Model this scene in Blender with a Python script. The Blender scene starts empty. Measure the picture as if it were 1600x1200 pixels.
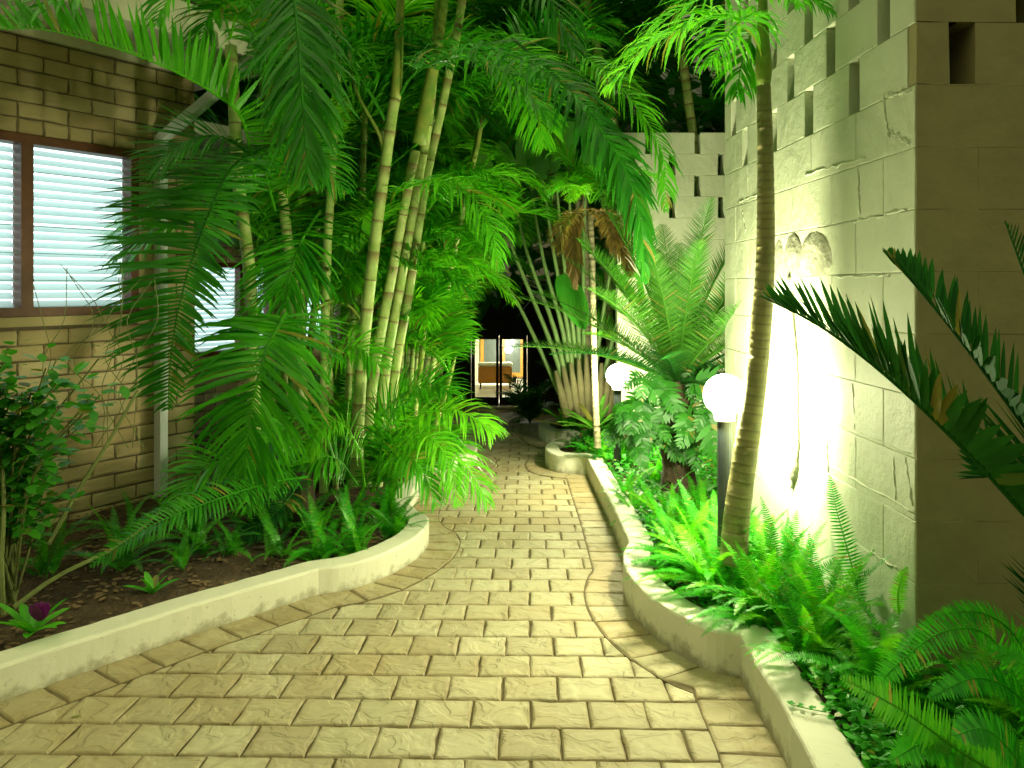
import bpy, math, random
from mathutils import Vector, Matrix
random.seed(7)
R = math.radians
H = 1.33            # eye height above the paving
F = 1200.0          # focal length in photo pixels (1600 wide)

# ---------------------------------------------------------------- camera, world, exposure
sc = bpy.context.scene
COL = sc.collection
cam = bpy.data.cameras.new('camera'); cam_o = bpy.data.objects.new('camera', cam); COL.objects.link(cam_o)
cam_o.location = (0, 0, H); cam_o.rotation_euler = (R(90), 0, 0)
cam.sensor_width = 36; cam.lens = 27.0; cam.shift_y = -151/1600
cam.clip_start = 0.05; cam.clip_end = 500
sc.camera = cam_o
w = bpy.data.worlds.new('World'); sc.world = w; w.use_nodes = True
bg = w.node_tree.nodes['Background']; bg.inputs[1].default_value = 1.0
# night sky with added overhead fill for path and foliage, dark near the horizon
_tc = w.node_tree.nodes.new('ShaderNodeTexCoord'); _sx = w.node_tree.nodes.new('ShaderNodeSeparateXYZ'); _rp = w.node_tree.nodes.new('ShaderNodeValToRGB')
w.node_tree.links.new(_tc.outputs['Generated'], _sx.inputs[0]); w.node_tree.links.new(_sx.outputs[2], _rp.inputs[0]); w.node_tree.links.new(_rp.outputs[0], bg.inputs[0])
_rp.color_ramp.elements[0].position = .22; _rp.color_ramp.elements[0].color = (.010,.011,.005,1)
_rp.color_ramp.elements[1].position = .95; _rp.color_ramp.elements[1].color = (1.08,1.12,.56,1)
sc.view_settings.view_transform = 'Standard'; sc.view_settings.look = 'None'
sc.view_settings.exposure = 0.40; sc.view_settings.gamma = 1
sc.cycles.max_bounces = 6; sc.cycles.diffuse_bounces = 4; sc.cycles.transparent_max_bounces = 8
sc.cycles.sample_clamp_indirect = 6; sc.cycles.use_denoising = True
LAMP = (1.0, 0.98, 0.60)
GLOBE_POWER = 440

# ---------------------------------------------------------------- basic helpers
def P(x, y, Y):
    return Vector(((x-800)/F*Y, Y, H-(y-449)/F*Y))
def pz(Y):
    if Y < 10.5: return -.05*Y
    if Y < 15: return -.525-(Y-10.5)/4.5*1.425
    return -1.95
def tag(o, label=None, cat=None, group=None, kind=None):
    if label: o['label'] = label
    if cat: o['category'] = cat
    if group: o['group'] = group
    if kind: o['kind'] = kind
    return o
def empty(name, loc=(0,0,0), label=None, cat=None, group=None):
    o = bpy.data.objects.new(name, None); COL.objects.link(o); o.location = loc
    o.empty_display_size = .1
    return tag(o, label, cat, group)
class MB:
    def __init__(s): s.v=[]; s.f=[]; s.c=[]
    def add(s, vs, fs, c=None):
        b=len(s.v); s.v.extend([tuple(v) for v in vs]); s.f.extend([tuple(b+i for i in f) for f in fs])
        s.c.extend([c if c is not None else random.random()]*len(vs))
    def box(s, x0,x1,y0,y1,z0,z1,c=None):
        s.hexa([Vector((x,y,z)) for z in (z0,z1) for x,y in ((x0,y0),(x1,y0),(x1,y1),(x0,y1))],c)
    def hexa(s, p, c=None):
        s.add(p,[(3,2,1,0),(4,5,6,7),(0,1,5,4),(1,2,6,5),(2,3,7,6),(3,0,4,7)],c)
    def tube(s, pts, rad, n=8, c=None, cap=True, rings=0):
        pts=[Vector(p) for p in pts]; vs=[]; fs=[]
        t0=(pts[1]-pts[0]).normalized(); a=Vector((1,0,0)) if abs(t0.x)<.8 else Vector((0,1,0))
        x=t0.cross(a).normalized()
        for i,p in enumerate(pts):
            t=(pts[min(i+1,len(pts)-1)]-pts[max(i-1,0)]).normalized()
            x=(x-t*x.dot(t)).normalized(); y=t.cross(x)
            r=rad[i] if hasattr(rad,'__len__') else rad
            for k in range(n):
                an=2*math.pi*k/n; vs.append(p+x*math.cos(an)*r+y*math.sin(an)*r)
        for i in range(len(pts)-1):
            for k in range(n):
                fs.append((i*n+k,i*n+(k+1)%n,(i+1)*n+(k+1)%n,(i+1)*n+k))
        if cap:
            fs.append(tuple(range(n-1,-1,-1))); fs.append(tuple((len(pts)-1)*n+k for k in range(n)))
        s.add(vs,fs,c)
    def build(s, name, mat, parent=None, smooth=False, loc=None):
        me=bpy.data.meshes.new(name); me.from_pydata(s.v,[],s.f)
        at=me.color_attributes.new('vary','FLOAT_COLOR','POINT')
        buf=[]
        for c in s.c:
            if isinstance(c,tuple): buf.extend((*c[:3],1))
            else: buf.extend((c,c,c,1))
        at.data.foreach_set('color',buf)
        if smooth: me.polygons.foreach_set('use_smooth',[True]*len(me.polygons))
        me.materials.append(mat); me.update()
        o=bpy.data.objects.new(name,me); COL.objects.link(o)
        if parent is not None: o.parent=parent
        if loc is not None: o.location=loc
        return o
def spline(pts, n):
    pts=[Vector(p) for p in pts]
    if len(pts)==2: return [pts[0].lerp(pts[1],i/n) for i in range(n+1)]
    q=[pts[0]*2-pts[1]]+pts+[pts[-1]*2-pts[-2]]; m=len(pts)-1; out=[]
    for i in range(n+1):
        u=i/n*m; k=min(int(u),m-1); t=u-k
        a,b,c,d=q[k:k+4]
        out.append(.5*((2*b)+(c-a)*t+(2*a-5*b+4*c-d)*t*t+(3*b-a-3*c+d)*t*t*t))
    return out

# ---------------------------------------------------------------- materials
def newmat(name):
    m=bpy.data.materials.new(name); m.use_nodes=True; nt=m.node_tree; nt.nodes.clear()
    return m,nt
def nd(nt,t,**k):
    n=nt.nodes.new(t)
    for a,b in k.items(): setattr(n,a,b)
    return n
def ramp(nt, stops, fac):
    r=nd(nt,'ShaderNodeValToRGB'); e=r.color_ramp.elements
    e[0].position,e[0].color=stops[0][0],(*stops[0][1],1); e[1].position,e[1].color=stops[-1][0],(*stops[-1][1],1)
    for p,c in stops[1:-1]:
        x=e.new(p); x.color=(*c,1)
    nt.links.new(fac,r.inputs[0]); return r.outputs[0]
def noise(nt, scale, detail=4, rough=.55, vec=None, dist=0):
    n=nd(nt,'ShaderNodeTexNoise'); n.inputs['Scale'].default_value=scale; n.inputs['Detail'].default_value=detail
    n.inputs['Roughness'].default_value=rough; n.inputs['Distortion'].default_value=dist
    if vec is not None: nt.links.new(vec,n.inputs['Vector'])
    return n.outputs[0]
def mth(nt,op,a,b=None):
    n=nd(nt,'ShaderNodeMath',operation=op)
    for i,v in enumerate((a,b)):
        if v is None: continue
        if isinstance(v,(int,float)): n.inputs[i].default_value=v
        else: nt.links.new(v,n.inputs[i])
    return n.outputs[0]
def mixc(nt,fac,a,b,mode='MIX'):
    n=nd(nt,'ShaderNodeMix',data_type='RGBA',blend_type=mode)
    if isinstance(fac,(int,float)): n.inputs[0].default_value=fac
    else: nt.links.new(fac,n.inputs[0])
    for i,v in ((6,a),(7,b)):
        if isinstance(v,tuple): n.inputs[i].default_value=(*v,1)
        else: nt.links.new(v,n.inputs[i])
    return n.outputs[2]
def coords(nt): return nd(nt,'ShaderNodeTexCoord').outputs['Object']
def finish(nt, col, rough=.8, bump=None, bstr=.5, bdist=.01, spec=.3, emit=None):
    b=nd(nt,'ShaderNodeBsdfPrincipled'); o=nd(nt,'ShaderNodeOutputMaterial')
    if isinstance(col,tuple): b.inputs['Base Color'].default_value=(*col,1)
    else: nt.links.new(col,b.inputs['Base Color'])
    if isinstance(rough,(int,float)): b.inputs['Roughness'].default_value=rough
    else: nt.links.new(rough,b.inputs['Roughness'])
    b.inputs['Specular IOR Level'].default_value=spec
    if bump is not None:
        bp=nd(nt,'ShaderNodeBump'); bp.inputs['Strength'].default_value=bstr; bp.inputs['Distance'].default_value=bdist
        nt.links.new(bump,bp.inputs['Height']); nt.links.new(bp.outputs[0],b.inputs['Normal'])
    nt.links.new(b.outputs[0],o.inputs[0]); return b
def mat_simple(name,col,rough=.7,nscale=12,var=.25,bstr=.3,bdist=.004,spec=.3,metal=0):
    m,nt=newmat(name); v=coords(nt); n=noise(nt,nscale,5,.6,v); n2=noise(nt,nscale*.17,3,.5,v)
    f=mth(nt,'MULTIPLY_ADD',mth(nt,'ADD',n,n2),.5)
    a=tuple(c*(1-var) for c in col); b_=tuple(min(1,c*(1+var)) for c in col)
    c=ramp(nt,[(.3,a),(.7,b_)],mth(nt,'MULTIPLY',mth(nt,'ADD',n,n2),.5))
    b=finish(nt,c,rough,n,bstr,bdist,spec); b.inputs['Metallic'].default_value=metal
    return m
def mat_leaf(name, dark, light, trans=.35, rough=.38, tcol=None, spec=.5):
    m,nt=newmat(name)
    at=nd(nt,'ShaderNodeAttribute',attribute_name='vary'); oi=nd(nt,'ShaderNodeObjectInfo')
    f=mth(nt,'MULTIPLY',mth(nt,'ADD',at.outputs['Fac'],oi.outputs['Random']),.5)
    n=noise(nt,7,3,.5,coords(nt))
    f=mth(nt,'ADD',mth(nt,'MULTIPLY',f,.7),mth(nt,'MULTIPLY',n,.3))
    c=ramp(nt,[(.2,dark),(.85,light)],f)
    if name not in ('dead_leaf','purple_bract'):      # a few leaflets are yellowed or brown
        c=mixc(nt,ramp(nt,[(.955,(0,0,0)),(.975,(.8,.8,.8))],at.outputs['Fac']),c,(.26,.20,.05))
    b=nd(nt,'ShaderNodeBsdfPrincipled'); nt.links.new(c,b.inputs['Base Color'])
    b.inputs['Roughness'].default_value=rough; b.inputs['Specular IOR Level'].default_value=spec
    t=nd(nt,'ShaderNodeBsdfTranslucent'); tc=mixc(nt,1.0,c,tcol or (1.6,1.7,.6),'MULTIPLY'); nt.links.new(tc,t.inputs[0])
    mx=nd(nt,'ShaderNodeMixShader'); mx.inputs[0].default_value=trans
    nt.links.new(b.outputs[0],mx.inputs[1]); nt.links.new(t.outputs[0],mx.inputs[2])
    o=nd(nt,'ShaderNodeOutputMaterial'); nt.links.new(mx.outputs[0],o.inputs[0]); return m
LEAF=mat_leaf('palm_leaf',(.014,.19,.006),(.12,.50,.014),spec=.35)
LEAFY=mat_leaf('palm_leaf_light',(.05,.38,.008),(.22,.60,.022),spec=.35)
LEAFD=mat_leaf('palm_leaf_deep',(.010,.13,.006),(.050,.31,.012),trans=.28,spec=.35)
CYC=mat_leaf('cycad_leaf',(.010,.065,.012),(.026,.15,.018),trans=.10,rough=.75,spec=.04)
CYCB=mat_leaf('cycad_leaf_fresh',(.02,.13,.008),(.09,.28,.025),trans=.18,rough=.5,spec=.35)
FERN=mat_leaf('fern_leaf',(.008,.17,.006),(.07,.50,.014),trans=.35,rough=.5,spec=.35)
DEAD=mat_leaf('dead_leaf',(.15,.10,.04),(.34,.25,.11),trans=.2,rough=.8,spec=.1)
BROAD=mat_leaf('broad_leaf',(.030,.22,.012),(.12,.48,.02),trans=.35,rough=.48)
SPLIT=mat_leaf('split_leaf',(.010,.09,.010),(.045,.24,.018),trans=.25,rough=.5)
PURPLE=mat_leaf('purple_bract',(.10,.008,.09),(.22,.02,.20),trans=.2,tcol=(1,.6,1))
def mat_paver():
    m,nt=newmat('riven_paver'); v=coords(nt)
    at=nd(nt,'ShaderNodeAttribute',attribute_name='vary')
    off=nd(nt,'ShaderNodeVectorMath',operation='SCALE'); off.inputs[0].default_value=(7,3,5); _s0=nd(nt,'ShaderNodeSeparateColor'); nt.links.new(at.outputs['Color'],_s0.inputs[0]); nt.links.new(_s0.outputs[0],off.inputs['Scale'])
    ad=nd(nt,'ShaderNodeVectorMath',operation='ADD'); nt.links.new(v,ad.inputs[0]); nt.links.new(off.outputs[0],ad.inputs[1]); vv=ad.outputs[0]
    n1=noise(nt,8.5,2,.5,vv,.55)
    stepped=ramp(nt,[(.38,(.1,.1,.1)),(.45,(.42,.42,.42)),(.50,(.46,.46,.46)),(.53,(.72,.72,.72)),(.62,(.8,.8,.8)),(.66,(1,1,1))],n1)
    n2=noise(nt,60,4,.6,vv)
    h=mth(nt,'ADD',stepped,mth(nt,'MULTIPLY',n2,.12))
    big=noise(nt,1.3,3,.6,v); fine=noise(nt,35,5,.65,vv)
    _sx1=nd(nt,'ShaderNodeSeparateColor'); nt.links.new(at.outputs['Color'],_sx1.inputs[0])
    base=ramp(nt,[(0,(.33,.285,.17)),(.5,(.385,.35,.215)),(1,(.44,.40,.26))],_sx1.outputs[0])
    sp=nd(nt,'ShaderNodeSeparateColor'); nt.links.new(at.outputs['Color'],sp.inputs[0])
    patch=noise(nt,9,3,.6,v)
    c=mixc(nt,mth(nt,'MULTIPLY',ramp(nt,[(.45,(0,0,0)),(.72,(1,1,1))],big),.5),base,(.36,.25,.10))
    c=mixc(nt,mth(nt,'MULTIPLY',sp.outputs[2],ramp(nt,[(.35,(.25,.25,.25)),(.65,(.9,.9,.9))],patch)),c,(.27,.18,.065))
    c=mixc(nt,mth(nt,'MULTIPLY',sp.outputs[1],ramp(nt,[(.35,(.15,.15,.15)),(.7,(1,1,1))],patch)),c,(.20,.145,.06))
    c=mixc(nt,mth(nt,'MULTIPLY',ramp(nt,[(.47,(0,0,0)),(.5,(1,1,1)),(.53,(0,0,0))],n1),.18),c,(.24,.19,.10))
    c=mixc(nt,mth(nt,'MULTIPLY',ramp(nt,[(.5,(0,0,0)),(.75,(1,1,1))],fine),.3),c,(.20,.17,.12))
    finish(nt,c,.72,h,.95,.010,.35); return m
PAVER=mat_paver()
JOINT=mat_simple('joint_sand',(.13,.10,.05),.95,40,.4)
def mat_kerb():
    m,nt=newmat('painted_kerb'); v=coords(nt)
    n=noise(nt,3,5,.6,v); f=noise(nt,45,4,.6,v); sp=noise(nt,22,4,.7,v)
    c=ramp(nt,[(.3,(.62,.61,.48)),(.7,(.72,.70,.57))],n)
    c=mixc(nt,ramp(nt,[(.62,(0,0,0)),(.72,(.5,.5,.5))],sp),c,(.25,.24,.14))
    c=mixc(nt,mth(nt,'MULTIPLY',ramp(nt,[(.5,(0,0,0)),(.8,(1,1,1))],n),.2),c,(.28,.34,.16))
    at=nd(nt,'ShaderNodeAttribute',attribute_name='vary'); dn=noise(nt,14,4,.65,v)
    dirt=mth(nt,'ADD',at.outputs['Fac'],mth(nt,'MULTIPLY',mth(nt,'SUBTRACT',dn,.5),.9))
    c=mixc(nt,ramp(nt,[(.50,(0,0,0)),(.72,(.6,.6,.6))],dirt),c,(.20,.17,.085))
    finish(nt,c,.75,mth(nt,'ADD',n,mth(nt,'MULTIPLY',f,.4)),.5,.006,.25); return m
KERB=mat_kerb()
def mat_wall():
    m,nt=newmat('painted_block'); v=coords(nt)
    a=noise(nt,4,6,.6,v,.2); b=noise(nt,28,4,.6,v); r=noise(nt,9,2,.5,v,2.0)
    ridge=ramp(nt,[(.44,(0,0,0)),(.5,(1,1,1)),(.56,(0,0,0))],r)
    at=nd(nt,'ShaderNodeAttribute',attribute_name='vary')
    h=mth(nt,'ADD',mth(nt,'MULTIPLY',a,1.3),mth(nt,'ADD',mth(nt,'MULTIPLY',b,.2),mth(nt,'MULTIPLY',noise(nt,110,4,.7,v),.07)))
    c=ramp(nt,[(.3,(.46,.51,.36)),(.7,(.54,.59,.43))],a)
    c=mixc(nt,mth(nt,'MULTIPLY',at.outputs['Fac'],.15),c,(.45,.46,.30))
    c=mixc(nt,ramp(nt,[(.66,(0,0,0)),(.74,(.55,.55,.55))],b),c,(.22,.21,.14))
    finish(nt,c,.65,h,.75,.018,.3); return m
WALL=mat_wall()
WALL_SHADED=mat_simple('painted_block_shaded',(.29,.26,.125),.75,9,.15,.6,.006)  # darker copy of the wall paint, with the gable's shade put into the colour
BRICK=None
def mat_brick():
    m,nt=newmat('buff_brick'); v=coords(nt); at=nd(nt,'ShaderNodeAttribute',attribute_name='vary')
    n=noise(nt,70,5,.7,v); b=noise(nt,6,3,.5,v)
    base=ramp(nt,[(0,(.38,.285,.13)),(.5,(.52,.42,.21)),(1,(.62,.52,.30))],at.outputs['Fac'])
    c=mixc(nt,mth(nt,'MULTIPLY',n,.35),base,(.14,.10,.05)); c=mixc(nt,mth(nt,'MULTIPLY',b,.25),c,(.45,.38,.22))
    finish(nt,c,.85,n,.5,.004,.2); return m
BRICK=mat_brick()
MORTAR=mat_simple('brick_mortar',(.13,.10,.06),.9,50,.3)
CREAM=mat_simple('cream_paint',(.62,.60,.45),.6,4,.06,.1)
PIPE=mat_simple('downpipe_paint',(.72,.77,.76),.4,5,.05,.1)
WOOD=mat_simple('stained_wood',(.12,.042,.016),.45,18,.35,.3)
DARKW=mat_simple('dark_timber',(.05,.035,.02),.6,12,.3)
SOIL=mat_simple('bed_soil',(.060,.038,.020),.95,22,.6,.9,.03)
CHIP=mat_simple('bark_litter',(.15,.095,.045),.9,22,.5)
METAL=mat_simple('lamp_post_paint',(.035,.045,.045),.4,30,.2,.1)
COLLAR=mat_simple('lamp_collar',(.35,.35,.28),.4,30,.1,.1)
ROCK=mat_simple('grey_crust',(.34,.35,.25),.85,30,.45,1.0,.012)
POT=mat_simple('dark_pot',(.03,.025,.02),.6,10,.2)
BARKC=mat_simple('cycad_bark',(.06,.045,.025),.95,20,.5,1,.02)
def mat_cane(name,c0,c1,ringcol,step=.11,thin=.10):
    m,nt=newmat(name); v=coords(nt)
    at=nd(nt,'ShaderNodeAttribute',attribute_name='vary'); s=nd(nt,'ShaderNodeSeparateColor'); nt.links.new(at.outputs['Color'],s.inputs[0])
    n=noise(nt,9,4,.6,v); n2=noise(nt,60,3,.6,v)
    c=ramp(nt,[(.3,c0),(.7,c1)],n)
    c=mixc(nt,mth(nt,'MULTIPLY',ramp(nt,[(.55,(0,0,0)),(.7,(1,1,1))],n2),.25),c,(.10,.09,.03))
    c=mixc(nt,s.outputs[1],c,ringcol)      # green channel marks the ring scars
    finish(nt,c,.5,n2,.3,.003,.35); return m
CANE=mat_cane('palm_cane',(.20,.36,.055),(.48,.54,.20),(.20,.16,.06))
CANEG=mat_cane('crownshaft',(.10,.24,.03),(.30,.34,.06),(.12,.10,.03))
TRUNK=mat_cane('palm_trunk',(.17,.18,.07),(.33,.30,.13),(.20,.18,.08))
TRUNKP=mat_cane('pale_palm_trunk',(.17,.165,.09),(.34,.32,.19),(.14,.12,.07))
STALK=mat_simple('pale_stalk',(.20,.34,.11),.45,8,.3)
def mat_emit(name,col,s):
    m,nt=newmat(name); e=nd(nt,'ShaderNodeEmission'); e.inputs[0].default_value=(*col,1); e.inputs[1].default_value=s
    o=nd(nt,'ShaderNodeOutputMaterial'); nt.links.new(e.outputs[0],o.inputs[0]); return m
GLOBE=mat_emit('lit_globe',LAMP,GLOBE_POWER)
WINLIT=mat_emit('lit_room',(.86,.98,1.0),1.9)
ROOMLAMP=mat_emit('room_lamp',(1,.93,.75),480)
def mat_glass():
    m,nt=newmat('window_glass'); t=nd(nt,'ShaderNodeBsdfTransparent'); t.inputs[0].default_value=(.93,1,.98,1)
    g=nd(nt,'ShaderNodeBsdfGlossy'); g.inputs['Roughness'].default_value=.05; x=nd(nt,'ShaderNodeMixShader'); x.inputs[0].default_value=.08
    o=nd(nt,'ShaderNodeOutputMaterial'); nt.links.new(t.outputs[0],x.inputs[1]); nt.links.new(g.outputs[0],x.inputs[2]); nt.links.new(x.outputs[0],o.inputs[0]); return m
GLASS=mat_glass()
GLASSE=mat_simple('glass_edge',(.05,.30,.26),.2,10,.1)
def mat_blind():
    m,nt=newmat('blind_slat'); d=nd(nt,'ShaderNodeBsdfDiffuse'); d.inputs[0].default_value=(.7,.75,.72,1)
    t=nd(nt,'ShaderNodeBsdfTranslucent'); t.inputs[0].default_value=(.60,.74,.72,1); x=nd(nt,'ShaderNodeMixShader'); x.inputs[0].default_value=.55
    o=nd(nt,'ShaderNodeOutputMaterial'); nt.links.new(d.outputs[0],x.inputs[1]); nt.links.new(t.outputs[0],x.inputs[2]); nt.links.new(x.outputs[0],o.inputs[0]); return m
BLIND=mat_blind()

# ---------------------------------------------------------------- kerb lines (outer top edges, world XY)
def ktop(x,y,k):
    Y=1200*(H-k)/(y-509); return Vector(((x-800)/F*Y,Y,0))
KR,KL=.17,.135
RIGHT=[Vector((.70,-1.0,0)),Vector((.745,.8,0))]+[ktop(x,y,KR) for x,y in ((1276,1200),(1218,1090),(1170,1015),(1156.5,989.5))]
RB=[ktop(x,y,KR) for x,y in ((1156.5,989.5),(1110,982),(1050,953.5),(1020,934),(999,916),(984,898),(975,880),(973.5,868),(976,856),(983,845))]
RS=[ktop(x,y,KR) for x,y in ((983,845),(955,785),(917,713))]
RB2=[ktop(x,y,KR) for x,y in ((917,713),(880,711),(860,707),(852,700),(855,693),(868,687),(886,683))]
RE=[Vector((.62,8.15,0)),Vector((.60,8.43,0)),Vector((.45,8.5,0)),Vector((.34,8.8,0)),Vector((.32,9.2,0)),Vector((.45,9.6,0)),Vector((.62,9.75,0)),Vector((.66,10.5,0))]
def dense(pts, step=.045, smooth=True):
    if smooth: pts=spline(pts,len(pts)*10)
    out=[pts[0]]
    for a,b in zip(pts,pts[1:]):
        n=max(1,int((b-a).length/step))
        for i in range(1,n+1): out.append(a.lerp(b,i/n))
    o2=[out[0]]
    for p in out[1:]:
        if (p-o2[-1]).length>step*.6: o2.append(p)
    return o2
RLINE=[dense(RIGHT,smooth=False),dense(RB),dense(RS,smooth=False),dense(RB2),dense(RE)]
LEFT0=[Vector((-4.2,-.6,0)),ktop(0,1040,KL),ktop(300,945,KL),ktop(498,888,KL)]
LB=[ktop(x,y,KL) for x,y in ((498,888),(530,884),(570,875),(610,860),(645,842),(662,828),(670,815),(667,805),(652,797))]
LS=[LB[-1],Vector((-.70,5.3,0)),Vector((-.72,6.2,0)),Vector((-.70,6.9,0))]
LB2=[Vector((-.70,6.9,0)),Vector((-.5,7.0,0)),Vector((-.36,7.3,0)),Vector((-.36,7.7,0)),Vector((-.55,8.0,0)),Vector((-.75,8.1,0)),Vector((-.8,9,0)),Vector((-.8,10.5,0))]
LLINE=[dense(LEFT0,smooth=False),dense(LB),dense(LS),dense(LB2)]
def flat(ls):
    out=[]
    for l in ls: out+= l if not out else l[1:]
    return out
RF,LF=flat(RLINE),flat(LLINE)
POLY=[(p.x,p.y) for p in LF]+[(p.x,p.y) for p in reversed(RF)]
def inside(x,y,poly=POLY):
    c=False; j=len(poly)-1
    for i in range(len(poly)):
        xi,yi=poly[i]; xj,yj=poly[j]
        if (yi>y)!=(yj>y) and x<(xj-xi)*(y-yi)/(yj-yi)+xi: c=not c
        j=i
    return c
SEG=[((a.x,a.y),(b.x,b.y)) for L in (LF[::2],RF[::2]) for a,b in zip(L,L[1:])]
def dist(x,y):
    d=9
    for (ax,ay),(bx,by) in SEG:
        dx,dy=bx-ax,by-ay; l=dx*dx+dy*dy
        t=max(0,min(1,((x-ax)*dx+(y-ay)*dy)/l)) if l else 0
        e=math.hypot(x-ax-t*dx,y-ay-t*dy)
        if e<d: d=e
    return d
def offs(L, w):   # offset polyline to its left (w>0)
    out=[]
    for i,p in enumerate(L):
        t=(L[min(i+1,len(L)-1)]-L[max(i-1,0)]); t.normalize()
        out.append(p+Vector((-t.y,t.x,0))*w)
    return out

# ---------------------------------------------------------------- ground sheet with raised beds
def bedz(x,y):
    z=pz(y)+.10+.03*math.sin(3.1*x+1.7*y)+.02*math.sin(7*x-5*y)
    if x>0 and y<9: z+=.05*min(1,max(0,(x-.7)*2))
    return z
def ground_z(x,y):
    if y>15.2: return -1.97
    if inside(x,y) and y<10.5: return pz(y)-.08
    if y>10.5 and abs(x)<1.3: return pz(y)-.01
    if -1.5<x+.5*0 and y<-0.5: return pz(y)-.08
    d=dist(x,y) if (abs(x)<2.5 and y<10.6) else 1
    if d<.05: return pz(y)-.08
    return bedz(x,y)+random.uniform(-.008,.008)
def axis(lo,hi,step,far):
    a=[]; x=lo
    while x<hi: a.append(x); x+=step
    a.append(hi); g=step; l=[lo]; 
    while l[0]>-far: g*=1.5; l.insert(0,l[0]-g)
    g=step; r=[hi]
    while r[-1]<far: g*=1.5; r.append(r[-1]+g)
    return l[:-1]+a+r[1:]
xs=axis(-3.2,2.6,.06,150); ys=axis(1.2,10.8,.06,150)
g=MB(); vs=[]
for y in ys:
    for x in xs: vs.append((x,y,ground_z(x,y)))
nx=len(xs); g.add(vs,[(j*nx+i,j*nx+i+1,(j+1)*nx+i+1,(j+1)*nx+i) for j in range(len(ys)-1) for i in range(nx-1)],.5)
tag(g.build('ground',SOIL,smooth=True),'dark brown garden soil of the beds beside the path',kind='structure')

# ---------------------------------------------------------------- paving
PA=R(1.2); PU=Vector((math.cos(PA),-math.sin(PA),0)); PV=Vector((math.sin(PA),math.cos(PA),0))
def slab(mb, c4, z0s, dz, ins=.0019, ins2=.016, jit=.0012, c=None, zf=None, stain=0.0):
    """one riven stone from 4 XY corners"""
    ring=[]
    for i in range(4):
        a,b=c4[i],c4[(i+1)%4]
        ring+= [a, a.lerp(b,.33)+Vector((random.gauss(0,.0018),random.gauss(0,.0018),0)), a.lerp(b,.67)+Vector((random.gauss(0,.0018),random.gauss(0,.0018),0))]
    cen=sum(c4,Vector())/4; n=len(ring); vs=[]
    def lay(d,h,j):
        for p in ring:
            q=p+(cen-p).normalized()*d*1.25 if (p-cen).length>1e-6 else p
            z=pz(q.y)+h+random.uniform(-j,j)
            vs.append((q.x,q.y,z))
    lay(ins,-.03,0); lay(ins,dz-.008,.0012); lay(.0065,dz-.0025,.0012); lay(.013,dz-.0003,.0008); lay(.032,dz,.0008)
    fs=[(k*n+i,k*n+(i+1)%n,(k+1)*n+(i+1)%n,(k+1)*n+i) for k in range(4) for i in range(n)]
    vs.append((cen.x,cen.y,pz(cen.y)+dz+random.uniform(-jit,jit)))
    m=len(vs)-1; fs+=[(4*n+i,4*n+(i+1)%n,m) for i in range(n)]
    c=random.random(); b0=len(mb.c); mb.add(vs,fs,c)
    for q in range(b0,len(mb.c)): mb.c[q]=(c,(1,1,.9,.35,0)[min(4,(q-b0)//n)],stain)
pv=MB(); W,D=.200,.186
# phase: a course line falls at photo y=1056, a joint at x=529 in the row below it
Yl=1200*H/(1056-509); Yr=1200*H/(1077-509); gx=(529-800)/F*Yr
v0=Yl; 
ref=Vector((gx,Yr,0)); u_ref=ref.dot(PU); v_ref=Vector((0,Yl,0)).dot(PV)
for j in range(-12,46):
    v1=v_ref+j*D; odd=(j%2==0)
    for i in range(-20,14):
        u1=u_ref+i*W+(W*.5 if odd else 0)+random.uniform(-.003,.003)
        c=PU*(u1+W/2)+PV*(v1+D/2)
        if c.y>10.6 or c.y<.2: continue
        ins=inside(c.x,c.y)
        if not ins and dist(c.x,c.y)>.16: continue
        d=dist(c.x,c.y)
        if d<.06: continue
        c4=[PU*(u1+a)+PV*(v1+b) for a,b in ((0,0),(W,0),(W,D),(0,D))]
        slab(pv,c4,0,0)
def arclen(L):
    s=[0]
    for a,b in zip(L,L[1:]): s.append(s[-1]+(b-a).length)
    return s
def at(L,s,q):
    if q<=0: return L[0].copy()
    for i in range(1,len(s)):
        if s[i]>=q: 
            t=(q-s[i-1])/(s[i]-s[i-1]); return L[i-1].lerp(L[i],t)
    return L[-1].copy()
bed=MB()
def border(L, side, w=.19):
    O=offs(L,side*(w+.004)); I=offs(L,-side*.03); s=arclen(L); tot=s[-1]; so=s
    n=max(1,round((tot*.5+arclen(O)[-1]*.5)/.178)); step=tot/n
    # sand bed just over the field, under the edging stones
    O2=offs(L,side*(w+.005))
    vs=[];
    for a,b in zip(I,O2): vs+= [(a.x,a.y,pz(a.y)+.002),(b.x,b.y,pz(b.y)+.002)]
    for a,b in zip(I,O2): vs+= [(a.x,a.y,pz(a.y)-.03),(b.x,b.y,pz(b.y)-.03)]
    m=len(L)
    fs=[(2*i,2*i+1,2*i+3,2*i+2) for i in range(m-1)]+[(2*i+1,2*m+2*i+1,2*m+2*i+3,2*i+3) for i in range(m-1)]
    bed.add(vs,fs,.5)
    idx=lambda q:q
    for k in range(n):
        a,b=at(I,s,k*step),at(I,s,(k+1)*step); c,d=at(O,s,(k+1)*step),at(O,s,k*step)
        c4=[a,b,c,d]
        if side<0: c4=[b,a,d,c]
        slab(pv,c4,0,.0065,stain=random.uniform(.2,.75))
# walking away from the camera the path lies to the left of the right kerb and to the right of the left one
for L in RLINE: border(L,1)
for L in LLINE: border(L,-1)
pth=pv.build('path',PAVER); tag(pth,'sand coloured riven paver footpath with edging stones along the kerbs',kind='structure')
sb=MB()
n=60
vs=[];fs=[]
for j in range(n):
    Y=-.5+j*(11.05/(n-1)); vs+=[(-3.6,Y,pz(Y)-.013),(1.2,Y,pz(Y)-.013)]
fs=[(2*j,2*j+1,2*j+3,2*j+2) for j in range(n-1)]
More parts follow.
